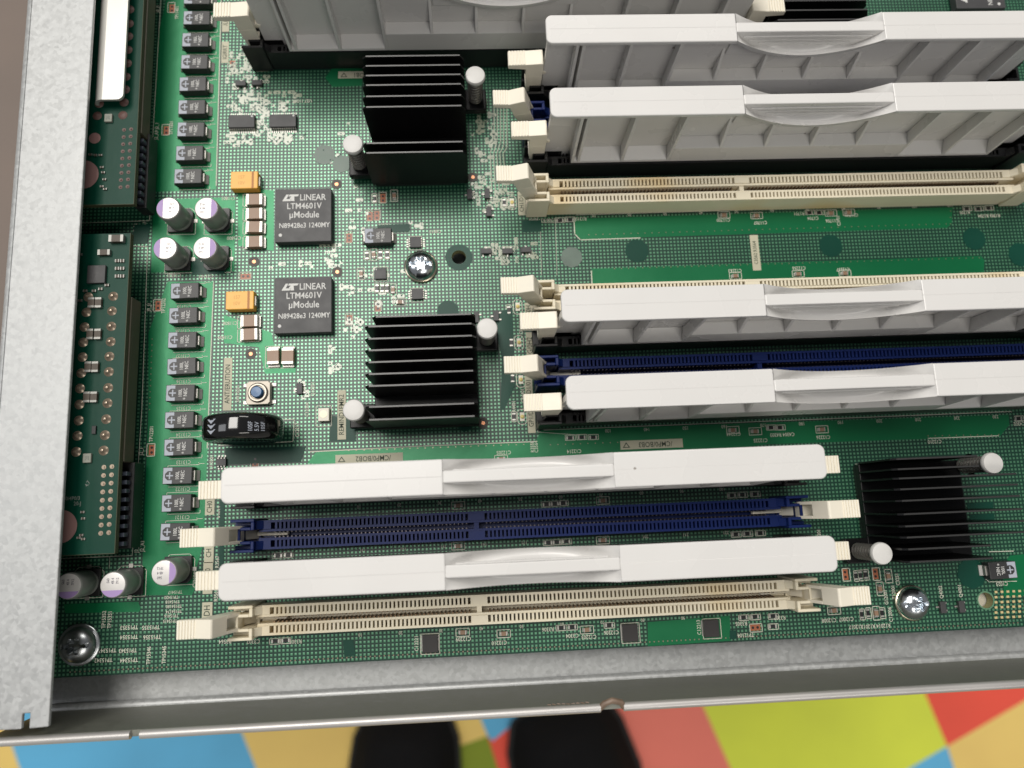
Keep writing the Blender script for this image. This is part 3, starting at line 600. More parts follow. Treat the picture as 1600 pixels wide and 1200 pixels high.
# ------------------------------------------------------------------ filler (blank) modules
def make_filler():
    r = thing('filler_panel', '', 'blank module')
    b = MB(); xl, xr, hy = -4.95, 128.3, 3.86; n0, n1 = 42.7, 80.4; sy = 1.35; zt = 31.0; zb = 29.7
    def fl(x0, x1, left):
        rr = 1.6
        if left:
            P = [(x1, -hy), (x1, hy)] + [(x0 + rr - rr * math.sin(a), hy - rr + rr * math.cos(a)) for a in [i * math.pi / 12 for i in range(7)]] + [(x0 + rr - rr * math.cos(a), -hy + rr - rr * math.sin(a)) for a in [i * math.pi / 12 for i in range(7)]]
        else:
            P = [(x0, hy), (x0, -hy)] + [(x1 - rr + rr * math.sin(a), -hy + rr - rr * math.cos(a)) for a in [i * math.pi / 12 for i in range(7)]] + [(x1 - rr + rr * math.cos(a), hy - rr + rr * math.sin(a)) for a in [i * math.pi / 12 for i in range(7)]]
        b.prism(P, zb, zt)
    fl(xl, n0, True); fl(n1, xr, False)
    b.box(n0 - 0.01, n1 + 0.01, -sy, sy, 22, zt - 0.02)
    # faint moulding ridge along the flange
    b.poly([(xl + 0.8, -0.05, zt + 0.012), (n0, -0.05, zt + 0.012), (n0, 0.12, zt + 0.05), (xl + 0.8, 0.12, zt + 0.05)]); b.poly([(n1, -0.05, zt + 0.012), (xr - 0.8, -0.05, zt + 0.012), (xr - 0.8, 0.12, zt + 0.05), (n1, 0.12, zt + 0.05)])
    b.build('top_flange', WHITE, r, bevel=0.28, seg=2)
    # finger scoops on both sides
    NX, NT = 48, 9
    for sg in (-1, 1):
        s_ = MB(); top = []; bot = []
        for i in range(NX + 1):
            q = i / NX; x = n0 + (n1 - n0) * q; w = 2 * q - 1; arc = (1 - w * w); prof0 = min(1.0, arc * 1.9) ** 0.8
            rt_ = []; rb_ = []
            for j in range(NT + 1):
                t = j / NT; y = sy + (hy - sy) * t
                D = (1 - t) * 5.6 * prof0 * (1.0) + t * 6.0 * arc + 0.9 * math.sin(math.pi * t) * arc
                z = zt - D - 0.02
                rt_.append((x, sg * y, z)); rb_.append((x, sg * (y if j < NT else y - 0.15), z - 1.1))
            top.append(s_.pts(rt_)); bot.append(s_.pts(rb_))
        for i in range(NX):
            for j in range(NT):
                q1 = (top[i][j], top[i + 1][j], top[i + 1][j + 1], top[i][j + 1]); q2 = (bot[i][j], bot[i][j + 1], bot[i + 1][j + 1], bot[i + 1][j])
                s_.face(q1 if sg > 0 else q1[::-1]); s_.face(q2 if sg > 0 else q2[::-1])
            e = (top[i][NT], top[i + 1][NT], bot[i + 1][NT], bot[i][NT]); s_.face(e if sg > 0 else e[::-1])
        s_.build('finger_scoop', WHITE, r, smooth=True)
        gr = MB()
        for z_, a in ((29.3, 2.2), (28.0, 4.2), (26.9, 7.0)):
            y0, y1 = sorted((sg * (sy - 0.05), sg * (sy + 0.28))); gr.box(n0 + a, n1 - a, y0, y1, z_ - 0.25, z_ + 0.1)
        gr.build('grip_line', WHITE, r, bevel=0.08, seg=1)
    # panel with ribs
    p = MB(); p.box(-4.3, 127.6, -0.8, 0.8, 8.15, zb)
    p.box(0.5, 48.5, -0.6, 0.6, 4, 8.15); p.box(51, 122.5, -0.6, 0.6, 4, 8.15)
    fy, fb = 3.45, 4.35
    for sg in (-1,):
        def rib(x, z0=8.2, z1=zb, w=0.8, top=fy, bt=fb):
            pr = [(sg * 0.8, z0), (sg * bt, z0), (sg * top, z1), (sg * 0.8, z1)]
            if sg < 0: pr = pr[::-1]
            p.prism(pr, x - w / 2, x + w / 2, 'x')
        for x in (3.0, 4.6, 16.5, 29.2, 93.4, 106.6, 119.4): rib(x)
        # lower band, its ledge and the bottom lip
        zl = 14.6
        pr = [(sg * 0.8, 8.2), (sg * fb, 8.2), (sg * 4.0, zl), (sg * 1.3, zl + 0.7), (sg * 0.8, zl + 0.7)]
        p.prism(pr if sg > 0 else pr[::-1], 29.6, 93.0, 'x')
        for a, b2 in ((3.4, 16.1), (16.9, 28.8), (93.8, 106.2), (107.0, 119.0)):
            pr = [(sg * 0.8, 8.2), (sg * fb, 8.2), (sg * (fb - 0.15), 9.0), (sg * 0.8, 10.6)]
            p.prism(pr if sg > 0 else pr[::-1], a, b2, 'x')
        for x in (42.0, 54.0, 66.5, 79.0):
            pr = [(sg * 0.8, zl + 0.7), (sg * 4.0, zl), (sg * 0.8, 24.0)]
            p.prism(pr if sg > 0 else pr[::-1], x - 0.4, x + 0.4, 'x')
    p.build('panel', WHITE, r, bevel=0.1, seg=1)
    return r
FK = Kind(make_filler)

ROWS = [  # group, socket Y, colour, filled, words
 ('near', 0.0, 'cream', False, 'front row of the near bank'), ('near', 10.3, 'black', True, 'second row of the near bank'),
 ('near', 20.1, 'blue', False, 'third row of the near bank'), ('near', 30.5, 'black', True, 'back row of the near bank'),
 ('right', 48.1, 'black', True, 'front row of the middle right bank'), ('right', 58.0, 'blue', False, 'second row of the middle right bank'),
 ('right', 68.2, 'black', True, 'third row of the middle right bank'), ('right', 78.0, 'cream', False, 'back row of the middle right bank'),
 ('right', 107.6, 'cream', False, 'front row of the top right bank'), ('right', 118.7, 'black', True, 'second row of the top right bank'),
 ('right', 128.6, 'blue', False, 'third row of the top right bank'), ('right', 138.6, 'black', True, 'fourth row of the top right bank'),
 ('near', 153.4, 'black', True, 'shaded bank cut off by the top edge')]
FTOP = {10.3: 11.24, 30.5: 31.4, 48.1: 49.0, 68.2: 69.2, 118.7: 119.95, 138.6: 139.5, 153.4: 154.4}
for gname, y, c, full, words in ROWS:
    x0 = X0G[gname]
    st = 'holding a white filler' if full else 'standing empty'
    SK[c].at('%s memory socket %s, %s' % (c, st, words), (x0, y, 0), 0, 'memory sockets')
    if full: FK.at('white plastic filler panel in the black socket, %s' % words, (x0, FTOP[y], 0), 0, 'white filler panels')
    word = 'upright cream latch' if full else 'open cream latch of the %s socket' % c
    dy = 0.55 if full else 0.3
    LK[not full].at('%s, left end, %s' % (word, words), (x0, y + dy, 0), 0, 'socket latches')
    if gname == 'near': LK[not full].at('%s, right end, %s' % (word, words), (x0 + 123, y + dy, 0), 180, 'socket latches')

# ------------------------------------------------------------------ heatsinks
def fin_rows(u, vs, z): return [U(u, v, z)[1] for v in vs]
def heatsink(label, x0, x1, ys, short, zt, pins, yb):
    r = thing('heatsink', label, 'heatsink', (x0, yb[0], 0))
    P = lambda mb, n, m, **k: mb.build(n, m, r, loc=(-x0, -yb[0], 0), **k)
    P(MB().box(x0 + 0.6, x1 - 4.6, yb[0] + 0.6, yb[1] - 0.6, 0, 1.7), 'chip_package', BLACKP)
    P(MB().box(x0, x1 - (4.0 if x1 > 180 else 0), yb[0], yb[1], 1.7, 4.2), 'base_plate', ANOD, bevel=0.2)
    for (px, py) in pins:
        xa, xb = (px - 3.0, x0 + 0.2) if px < (x0 + x1) / 2 else (x1 - 0.2, px + 3.0)
        P(MB().box(xa, xb, py - 3.1, py + 3.1, 1.7, 4.1), 'mounting_tab', ANOD, bevel=0.3)
    for k, y in enumerate(ys):
        a, b_ = (x0, x1)
        if k in short: a, b_ = x0 + short[k][0], x1 - short[k][1]
        f_ = MB(); t = 0.22; c = 1.0
        bw = 4.0 if x1 > 180 and b_ > 175 else 0; pr = [(a, 4.1), (b_ - bw, 4.1), (b_, zt - c - 1), (b_ - c, zt), (a + c, zt), (a, zt - c)]
        f_.mat(0).prism(pr[::-1] if False else pr, y - t, y + t, 'y')
        f_.mat(1).box(a + c, b_ - c, y - t + 0.03, y + t - 0.03, zt - 0.05, zt + 0.02)
        P(f_, 'fin', [ANOD, FINTOP])
    for (px, py) in pins:
        p = MB(); p.lathe([(1.2, 0.1), (1.2, 13.5), (2.2, 14.2), (2.5, 14.4), (2.68, 14.8), (2.66, 15.4), (2.45, 15.8), (1.9, 15.95), (0.8, 16.0)], px, py, 28)
        pp = P(p, 'push_pin', NYLON, smooth=True)
        path = [(px + 1.85 * math.cos(a), py + 1.85 * math.sin(a), 4.3 + 9.6 * a / (2 * math.pi * 8)) for a in [i * 2 * math.pi / 14 for i in range(14 * 8 + 1)]]
        P(MB().tube(path, 0.24, 6), 'spring', SPRING, smooth=True)
    return r
z2 = 20.0
ys2 = [70.9] + fin_rows(700, [506.5, 525.5, 543.5, 562, 580.5, 599], z2) + fin_rows(700, [631.5, 651.5], z2)
heatsink('black finned heatsink in the middle of the board beside the chrome screw', 24.2, 51.0, ys2, {0: (1.8, 0)}, z2, [(20.8, 49.0), (53.8, 68.3)], (45.4, 71.4))
ys1 = fin_rows(650, [87, 102, 117, 132, 149.5, 166], z2) + fin_rows(650, [222.5, 237.5], z2)
heatsink('black finned heatsink near the top with several fins missing, above the chrome screw', 24.1, 50.3, ys1, {}, z2, [(20.9, 118.4), (53.2, 137.4)], (113.4, 141.2))
ys3 = fin_rows(1470, [714.5, 730.5, 745, 762, 780, 801, 820, 837.5], z2) + fin_rows(1450, [857, 877], z2)
heatsink('black finned heatsink at the lower right seen end on through its thin fins', 150.0, 181.2, ys3, {0: (0, 9), 1: (0, 9), 8: (0, 9), 9: (0, 9)}, z2, [(147.0, 9.4), (178.0, 29.9)], (7.0, 31.5))
ys0 = [U(1330, 30, z2)[1] + k * 2.85 for k in range(-1, 9)]
heatsink('black finned heatsink half hidden behind the filler at the top edge, right side', 133.5, 160.5, ys0, {}, z2, [(130.2, U(1253, 20, 15)[1]), (163.8, U(1253, 20, 15)[1] + 19.5)], (ys0[0] - 0.6, ys0[-1] + 0.6))

# ------------------------------------------------------------------ capacitors
def make_tant():
    r = thing('tantalum_capacitor', '', 'capacitor')
    MB().box(-3.65, 3.65, -2.15, 2.15, 0.25, 2.85).build('case', TANT, r, bevel=0.16)
    for s in (-1, 1):
        t = MB(); x0, x1 = sorted((s * 3.55, s * 4.05)); t.box(x0, x1, -1.25, 1.25, 0.02, 1.9); x0, x1 = sorted((s * 3.9, s * 4.7)); t.prism([(x0, 0.02), (x1, 0.02), (x1, 0.25), (x0, 0.9)] if s > 0 else [(x0, 0.02), (x1, 0.02), (x1, 0.9), (x0, 0.25)], -1.35, 1.35, 'y')
        t.build('terminal', TIN, r, bevel=0.08)
    m = MB(); z = 2.875
    m.mat(0).poly([(-3.5, -2.0, z), (-1.3, -2.0, z), (-1.3, 2.0, z), (-3.5, 2.0, z)]); cx = -1.9
    n = 8; m.mat(1).poly([(cx + 1.25 * math.cos(math.pi / 8 + 2 * math.pi * i / n), 1.25 * math.sin(math.pi / 8 + 2 * math.pi * i / n), z + 0.012) for i in range(n)])
    for (a0, a1, b0, b1) in ((-0.85, 0.85, -0.16, 0.16), (-0.16, 0.16, 0.16, 0.85), (-0.16, 0.16, -0.85, -0.16)): m.mat(0).poly([(cx + a0, b0, z + 0.024), (cx + a1, b0, z + 0.024), (cx + a1, b1, z + 0.024), (cx + a0, b1, z + 0.024)])
    m.build('polarity_mark', [GREYMK, TANT], r)
    text_mesh([('100L', 0.05, 0, z, 90, 0.9, 'CENTER'), ('NEC', 1.35, 0.2, z, 90, 0.9, 'CENTER'), ('*', 1.35, -1.5, z, 90, 1.0, 'CENTER')], 'value_marking', MARK, r)
    return r
TK = Kind(make_tant); TK.jit = 1.3
ORD = ['first', 'second', 'third', 'fourth', 'fifth', 'sixth', 'seventh', 'eighth', 'ninth', 'tenth', 'eleventh']
up = [(307.5, -4.5), (307, 27.5), (305, 62), (303.5, 96.5), (301, 131), (299.5, 167), (298, 202), (296, 239), (293.5, 275)]
for i, (u, v) in enumerate(up):
    x, y = U(u, v, 2.85); TK.at('black tantalum capacitor, %s from the top of the upper column' % ORD[i], (x, y, 0), 0, 'tantalum capacitors in the left columns')
    bx_ = [(x - 3.4, y + 2.6), (x - 3.4, y + 2.9), (x + 4.6, y + 2.9), (x + 4.6, y + 2.2)]
dn = [(288.5, 454), (286, 492.5), (284.5, 531), (283.5, 572), (281.5, 614), (280, 656), (279, 698.5), (277, 743), (275.5, 786), (273.5, 831)]
for i, (u, v) in enumerate(dn):
    x, y = U(u, v, 2.85); TK.at('black tantalum capacitor, %s from the top of the lower column' % ORD[i], (x, y, 0), 0, 'tantalum capacitors in the left columns')
for (u, v) in up + dn:
    x, y = U(u, v, 2.85); line([(x - 3.6, y + 2.3), (x - 3.6, y + 2.75), (x + 4.3, y + 2.75)], 0.07); line([(x + 4.9, y - 2.0), (x + 4.9, y - 2.7), (x - 3.2, y - 2.7)], 0.07); sk.disc(x - 4.6, y + 1.7, 0.1, 0.14, 6)
    line([(x + 4.2, y + 3.3), (x + 4.2, y + 3.0), (x + 5.6, y + 3.0)], 0.06)
x, y = U(590.5, 368, 2.8); TK.at('black tantalum capacitor in the middle field, left of the chrome screw', (x, y, 0), 0, 'single tantalum capacitors')
x, y = U(1567, 891, 2.8); TK.at('black tantalum capacitor marked C1023 at the right edge, plus mark to the right', (x, y, 0), 180, 'single tantalum capacitors')

def make_elec(dark):
    def mk():
        r = thing('electrolytic_capacitor', '', 'capacitor')
        b = MB(); c = 1.1; w = 3.35
        b.prism([(-w, -w), (w, -w), (w, w - c), (w - c, w), (-w + c, w), (-w, w - c)][::1], 0.1, 1.1); b.build('plastic_base', BLACKP, r, bevel=0.1)
        for s in (-1, 1): MB().box(*sorted((s * 2.8, s * 4.3)), -0.5, 0.5, 0.02, 0.3).build('lead', TIN, r)
        k = MB(); k.lathe([(3.1, 1.1), (3.1, 1.6), (2.9, 1.9), (3.12, 2.2), (3.15, 8.3), (3.0, 8.75), (2.8, 8.9)], 0, 0, 36)
        k.build('sleeve', CANSIDE if not dark else CANSIDE, r, smooth=True)
        t = MB(); t.lathe([(2.95, 8.75), (2.85, 8.94), (2.6, 8.97), (0.01, 8.97)], 0, 0, 36, cap=False); t.build('can_top', mat('printed_can_top', (0.66, 0.64, 0.62), 0.35, metal=0.35, noise=0.06, nscale=30), r, smooth=True)
        p = MB(); n = 14; R_ = 2.82; a0 = math.acos(1.25 / R_); p.poly([(-R_ * math.cos(a), R_ * math.sin(a), 8.99) for a in [a0 - i * 2 * a0 / n for i in range(n + 1)]]); p.build('polarity_segment', PURPLE, r)
        text_mesh([('560', 1.0, 1.1, 9.0, 0, 0.62, 'CENTER'), ('4B 4', 0.9, 0.0, 9.0, 0, 0.62, 'CENTER'), ('7F12', 0.9, -1.1, 9.0, 0, 0.62, 'CENTER')], 'value_marking', CANTXT, r)
        return r
    return mk
EK = Kind(make_elec(False))
for (u, v, rot, lab) in ((262, 325, 0, 'top left of the group of four, purple to the left'), (322, 325, 180, 'top right of the group of four'), (257.5, 387.5, 0, 'bottom left of the group of four'), (320, 387, 180, 'bottom right of the group of four'),
                         (256, 895, 180, 'standing alone below the tantalum column'), (106, 916, 90, 'leftmost of the lower pair, half under the steel flange'), (176, 914, 90, 'right one of the lower pair beside the steel flange')):
    x, y = U(u, v, 9); EK.at('round aluminium capacitor, ' + lab, (x, y, 0), rot, 'round aluminium capacitors')
for (u, v) in ((262, 325), (322, 325), (257.5, 387.5), (320, 387), (256, 895), (106, 916), (176, 914)):
    x, y = U(u, v, 9); w = 3.75; c = 1.3; line([(x - w, y - w), (x + w, y - w), (x + w, y + w - c), (x + w - c, y + w), (x - w + c, y + w), (x - w, y + w - c)], 0.07, 0.1, True)

def make_yel():
    r = thing('tantalum_capacitor', '', 'capacitor')
    MB().box(-3.65, 3.65, -2.5, 2.5, 0.25, 3.0).build('case', YTANT, r, bevel=0.2)
    for s in (-1, 1): MB().box(*sorted((s * 3.5, s * 4.0)), -1.3, 1.3, 0.02, 2.0).build('terminal', TIN, r, bevel=0.08)
    MB().box(2.0, 2.6, -2.4, 2.4, 2.95, 3.012).build('polarity_bar', BROWN, r)
    text_mesh([('157', -0.8, 0.8, 3.02, 0, 1.0, 'CENTER'), ('10V', -0.8, -0.9, 3.02, 0, 1.0, 'CENTER')], 'value_marking', mat('yellow_case_print', (0.6, 0.30, 0.05), 0.45), r)
    return r
YK = Kind(make_yel)
x, y = U(381.5, 281, 3); YK.at('yellow tantalum capacitor above the upper square module', (x, y, 0), 0, 'yellow tantalum capacitors')
x, y = U(374.5, 469, 3); YK.at('yellow tantalum capacitor left of the lower square module', (x, y, 0), 0, 'yellow tantalum capacitors')

def make_mlcc(L, Wd, H):
    def mk():
        r = thing('ceramic_capacitor', '', 'capacitor')
        MB().box(-L / 2 + L * 0.17, L / 2 - L * 0.17, -Wd / 2, Wd / 2, 0.05, H - 0.03).build('ceramic_body', MLCC, r, bevel=0.05, seg=1)
        for s in (-1, 1):
            t = MB(); t.box(*sorted((s * L / 2, s * (L / 2 - L * 0.19))), -Wd / 2 - 0.02, Wd / 2 + 0.02, 0.05, H); t.box(*sorted((s * (L / 2 - 0.05), s * (L / 2 + L * 0.13))), -Wd / 2, Wd / 2, 0.02, H * 0.35)
            t.build('end_cap', TIN, r, bevel=0.08, seg=1)
        return r
    return mk
BIGK = Kind(make_mlcc(4.4, 3.1, 2.0)); BIGK.jit = 1.8
def pxbox(u, v, w, h, t=0.07):
    frame(u, v, w, h, t)
for i, v in enumerate((311, 333, 354, 377)):
    x, y = U(397, v, 2); BIGK.at('brown ceramic capacitor, %s from the top of the stack of four' % ORD[i], (x, y, 0), 0, 'ceramic capacitors beside the upper module'); frame(397, v + 2, 5.9, 3.6)
for i, v in enumerate((501, 522)):
    x, y = U(389, v, 2); BIGK.at('brown ceramic capacitor left of the lower square module, %s of the two' % ('upper', 'lower')[i], (x, y, 0), 0, 'ceramic capacitors beside the lower module'); frame(389, v + 2, 5.9, 3.6)
for i, u in enumerate((426, 449)):
    x, y = U(u, 556, 2); BIGK.at('brown ceramic capacitor standing below the lower module, %s of the pair' % ('left', 'right')[i], (x, y, 0), 90, 'ceramic capacitor pair'); frame(u, 558, 3.7, 5.9)

# small parts
def make_res():
    r = thing('chip_resistor', '', 'resistor')
    MB().box(-0.62, 0.62, -0.42, 0.42, 0.03, 0.36).build('resistor_body', BLACKP, r)
    for s in (-1, 1): MB().box(*sorted((s * 0.60, s * 1.0)), -0.44, 0.44, 0.02, 0.39).build('end_cap', TIN, r)
    return r
def make_jmp():
    r = thing('test_point_pair', '', 'test point')
    MB().box(-0.75, 0.75, -1.35, 1.35, 0.03, 0.09).build('pad_window', mat('exposed_pad', (0.34, 0.11, 0.05), 0.4), r)
    for s in (-1, 1): MB().cyl(0, s * 0.62, 0.05, 0.13, 0.34, 12).build('pad_hole', BLACKP, r)
    return r
RK = Kind(make_res); JK = Kind(make_jmp); MINI = Kind(make_mlcc(1.8, 1.05, 0.8)); RK.jit = 2.5; MINI.jit = 2.5
def small(kind, u, v, rot, label, fr=None, grp=None):
    x, y = U(u, v, 0.5); kind.at(label, (x, y, 0), rot, grp)
    if fr: frame(u, v, *fr)
V_ = (1.35, 2.7); H_ = (2.7, 1.35); G_R = 'tiny chip resistors'; G_J = 'copper test point pairs'; G_C = 'small ceramic capacitors'
for u, v, rot, lab, fr in (
  (1144, 660, 0, '', None),):
    pass
for u, v, s in ((585, 310, 'left of the test point pair below the top heatsink'), (573, 399, 'leftmost in the row of four below the middle tantalum capacitor'), (594, 398, 'third in the row of four below the middle tantalum capacitor'), (605, 398, 'last in the row of four below the middle tantalum capacitor'),
                (589, 450, 'left of three below the small square chip'), (597, 450, 'middle of three below the small square chip'), (604.5, 450, 'right of three below the small square chip'), (795, 484, 'beside the upper amber light near the middle pushpin'), (799, 535, 'beside the second amber light'), (801, 591, 'beside the third amber light, under the open latch'), (803, 651, 'beside the lowest amber light'),
                (788, 316, 'beside the top amber light left of the cream socket'), (1347, 960, 'leftmost of four below the open right latch'), (1357, 958, 'second of four below the open right latch'), (1379, 958, 'last of four below the open right latch'), (1338, 900, 'left of three under the lower right pushpin'), (1345, 899, 'middle of three under the lower right pushpin'), (1353, 898, 'right of three under the lower right pushpin'), (578, 336, 'above the bridge of the middle capacitor')):
    if (u, v) == (578, 336): continue
    small(RK, u, v, 90, 'tiny chip resistor ' + s, V_, G_R)
for u, v, s in ((891, 684, 'left of three below the front filler of the middle bank'), (909, 683, 'middle of three below the front filler of the middle bank'), (927, 683, 'right of three below the front filler of the middle bank'), (854, 788, 'left of three behind the blue socket'), (867, 787, 'middle of three behind the blue socket'), (880, 786, 'right of three behind the blue socket'),
                (857, 848, 'left of three in front of the blue socket'), (870, 847, 'middle of three in front of the blue socket'), (885, 846, 'right of three in front of the blue socket'), (1144, 774, 'left of three at the right end behind the blue socket'), (1160, 773, 'middle of three at the right end behind the blue socket'), (1180, 772, 'right of three at the right end behind the blue socket'),
                (1150, 835, 'left of three at the right end before the blue socket'), (1168, 834, 'middle of three at the right end before the blue socket'), (1188, 833, 'right of three at the right end before the blue socket'),
                (430, 1002, 'left of two below the left end of the front cream socket'), (446, 1001, 'right of two below the left end of the front cream socket'), (877, 981, 'left of two below the middle of the front cream socket'), (894, 980, 'right of two below the middle of the front cream socket'),
                (1162, 965, 'left of two below the right end of the front cream socket'), (1180, 964, 'right of two below the right end of the front cream socket'), (1208, 963, 'near the right tower of the front cream socket'), (1208, 979, 'below the one near the right tower of the front cream socket'), (1265, 332, 'left of two above C1704 below the top cream socket'), (1280, 332, 'right of two above C1704 below the top cream socket'),
                (1511, 326, 'left of three at the right end below the top cream socket'), (1529, 326, 'middle of three at the right end below the top cream socket'), (1545, 325, 'right of three at the right end below the top cream socket'), (1592, 654, 'at the right edge beside C4302'), (875, 344, 'left of two at the left end below the top cream socket'), (891, 343, 'right of two at the left end below the top cream socket'),
                (434, 868, 'left of two before the left end of the blue socket'), (450, 867, 'right of two before the left end of the blue socket'), (1205, 668, 'left of two by C4304'), (1219, 668, 'right of two by C4304'), (952, 977, 'above the C12206 marking')):
    small(RK, u, v, 0, 'tiny chip resistor ' + s, H_, G_R)
for u, v, rot, s in ((598, 309, 0, 'right of a tiny resistor below the top heatsink'), (577.5, 337, 0, 'left one of two side by side above the middle tantalum capacitor'), (588.5, 336, 0, 'right one of two side by side above the middle tantalum capacitor'), (545, 371, 0, 'between the upper module and the middle tantalum capacitor'), (590, 478, 0, 'just above the middle heatsink'), (545.5, 499, 0, 'right of the lower module'),
                 (246, 477, 0, 'left of the lower tantalum column, upper'), (236, 703, 0, 'left of the lower tantalum column by the TP12201 marking'), (259, 203, 0, 'left of the upper tantalum column'), (268, 12, 0, 'left of the upper tantalum column at the top edge'), (398, 721, 0, 'just behind the back left filler'), (1322, 898, 0, 'right of the near bank, left one'), (1369, 897, 0, 'right of the near bank, beside the three resistors'),
                 (1181, 981, 90, 'below the right end of the front cream socket'), (383, 431, 90, 'left of the lower module above the yellow capacitor'), (362, 100, 0, 'left of the shaded bank near the top')):
    small(JK, u, v, rot, 'copper test point pair, ' + s, V_ if rot == 0 and False else ((2.0, 3.2) if rot == 0 else (3.2, 2.0)), G_J)
for u, v, rot, s in ((1182, 337, 0, 'below the top cream socket, above C11707'), (1298, 333, 0, 'below the top cream socket, above C11706'), (1326, 332, 0, 'below the top cream socket, above C11740'), (1131, 336, 0, 'below the top cream socket, above C11700'), (1149, 431, 0, 'above the middle filler below C12263'), (1247, 428, 0, 'above the middle filler below C12256'), (1320, 427, 0, 'above the middle filler below C12237'), (783, 717, 0, 'behind the back filler of the near bank below C12205'),
                 (1145, 672, 0, 'above the C12244 marking'), (1180, 674, 0, 'above the C12225 marking'), (1284, 671, 0, 'above the C12226 marking'), (723, 988, 0, 'below the front cream socket above C12209'), (787, 990, 0, 'below the front cream socket above C12210'), (917, 984, 0, 'below the front cream socket above C12203'), (1303, 954, 0, 'below the open right latch above C12008'), (1375, 920, 90, 'right of the open right latch'),
                 (662, 400, 0, ''), (614, 453, 90, 'right of three resistors below the small square chip'), (564, 428, 90, 'left of the small square chip'), (625, 472, 0, 'above the middle heatsink right of the test point'), (716, 790, 0, 'behind the blue socket left of centre'), (942, 782, 0, 'behind the blue socket right of centre'), (716, 853, 0, 'in front of the blue socket left of centre'), (942, 844, 0, 'in front of the blue socket right of centre'),
                 (1369, 958, 90, 'third of four below the open right latch'), (616, 306, 90, 'right of the test point pair below the top heatsink'), (584, 398, 90, 'second in the row of four below the middle tantalum capacitor'), (1388, 900, 90, 'dark one right of the test point pair under the lower right pushpin')):
    if not s: continue
    small(MINI, u, v, rot, 'small ceramic capacitor ' + s, (3.4, 1.9) if rot == 0 else (1.9, 3.4), G_C)

# ------------------------------------------------------------------ chips
def fanpins(r, n, pitch, half, length, vertical=False, w=0.13, z=0.3):
    for s in (-1, 1):
        for k in range(n):
            q = (k - (n - 1) / 2) * pitch; mb = MB(); a, b_ = half - 0.1, half + length
            prof = [(a, z + 0.55), (a + 0.35, z + 0.55), (a + 0.6, 0.15), (b_, 0.15), (b_, 0.02), (a + 0.45, 0.02), (a + 0.25, z + 0.42), (a, z + 0.42)]
            if vertical:   # pins leave along X
                P = [(s * p[0], p[1]) for p in prof]; P = P[::-1] if s > 0 else P
                mb.prism(P, q - w, q + w, 'y')
            else:
                P = [(s * p[0], p[1]) for p in prof]; P = P[::-1] if s > 0 else P
                mb.prism(P, q - w, q + w, 'x')
            mb.build('pin', TIN, r)
def make_ssop():
    r = thing('chip', '', 'chip'); MB().box(-3.6, 3.6, -1.9, 1.9, 0.15, 1.5).build('chip_body', EPOXY, r, bevel=0.1)
    fanpins(r, 12, 0.6, 1.9, 1.15); MB().cyl(2.9, 1.4, 1.45, 1.52, 0.28, 14).build('pin_one_dot', MARK, r); return r
SS = Kind(make_ssop)
x, y = U(377, 189, 1.5); SS.at('long black chip with fine pins, left of the two side by side, dusty top', (x, y, 0), 0, 'long fine pitch chips')
x, y = U(442, 188, 1.5); SS.at('long black chip with fine pins, right of the two side by side', (x, y, 0), 0, 'long fine pitch chips')
def make_msop():
    r = thing('chip', '', 'chip'); MB().box(-1.5, 1.5, -1.5, 1.5, 0.15, 1.1).build('chip_body', EPOXY, r, bevel=0.08); fanpins(r, 4, 0.65, 1.5, 1.0, True, 0.14, 0.2); return r
MS = Kind(make_msop)
x, y = U(649, 378, 1); MS.at('small black eight pin chip just above the chrome screw', (x, y, 0), 0, 'small eight pin chips'); frame(649, 380, 3.6, 3.9)
x, y = U(652, 459, 1); MS.at('small black eight pin chip just below the chrome screw', (x, y, 0), 0, 'small eight pin chips'); frame(652, 461, 3.6, 3.9)
r = thing('chip', 'small square leadless chip left of the chrome screw', 'chip', (*U(594.5, 427, 1), 0)); MB().box(-1.55, 1.55, -1.55, 1.55, 0.05, 1.0).build('chip_body', EPOXY, r, bevel=0.08)
MB().cyl(-1.1, 1.1, 0.98, 1.02, 0.15, 10).build('pin_one_dot', MARK, r)
frame(594.5, 428, 3.9, 3.9)
def make_sot():
    r = thing('transistor', '', 'transistor'); MB().box(-1.45, 1.45, -0.75, 0.75, 0.15, 1.15).build('transistor_body', EPOXY, r, bevel=0.1)
    for s, q in ((-1, -0.95), (-1, 0.95), (1, 0)): MB().box(q - 0.22, q + 0.22, *sorted((s * 0.7, s * 1.45)), 0.02, 0.35).build('pin', TIN, r, bevel=0.05, seg=1)
    return r
SO = Kind(make_sot)
for u, v, rot, s in ((760, 392, 0, 'leftmost of three in a row left of the middle bank'), (793, 392, 180, 'middle of three in a row left of the middle bank'), (822, 390, 0, 'rightmost of three in a row left of the middle bank'), (734, 303, 90, 'left of the loose trio right of the top heatsink'), (761, 302, 90, 'upper right of the loose trio right of the top heatsink'), (764, 330, 90, 'lowest of the loose trio right of the top heatsink'),
                     (1474, 949, 90, 'right of the lower right chrome screw, nearer one'), (1503, 948, 90, 'right of the lower right chrome screw, farther one'), (468, 607, 90, 'right of the push button'), (376, 130, 0, 'left one above the two long chips'), (401, 129, 180, 'right one above the two long chips'), (744, 496, 90, 'left of the middle pushpin head'), (775, 493, 90, 'right of the middle pushpin head')):
    x, y = U(u, v, 1); SO.at('tiny black transistor, ' + s, (x, y, 0), rot, 'tiny transistors')
x, y = U(345, 722, 1); r = thing('chip', 'small black chip with bright pins by the left end of the back filler', 'chip', (x, y, 0)); MB().box(-1.3, 1.3, -0.9, 0.9, 0.15, 1.1).build('chip_body', EPOXY, r, bevel=0.08); fanpins(r, 3, 0.8, 0.9, 0.9, False, 0.16, 0.2)
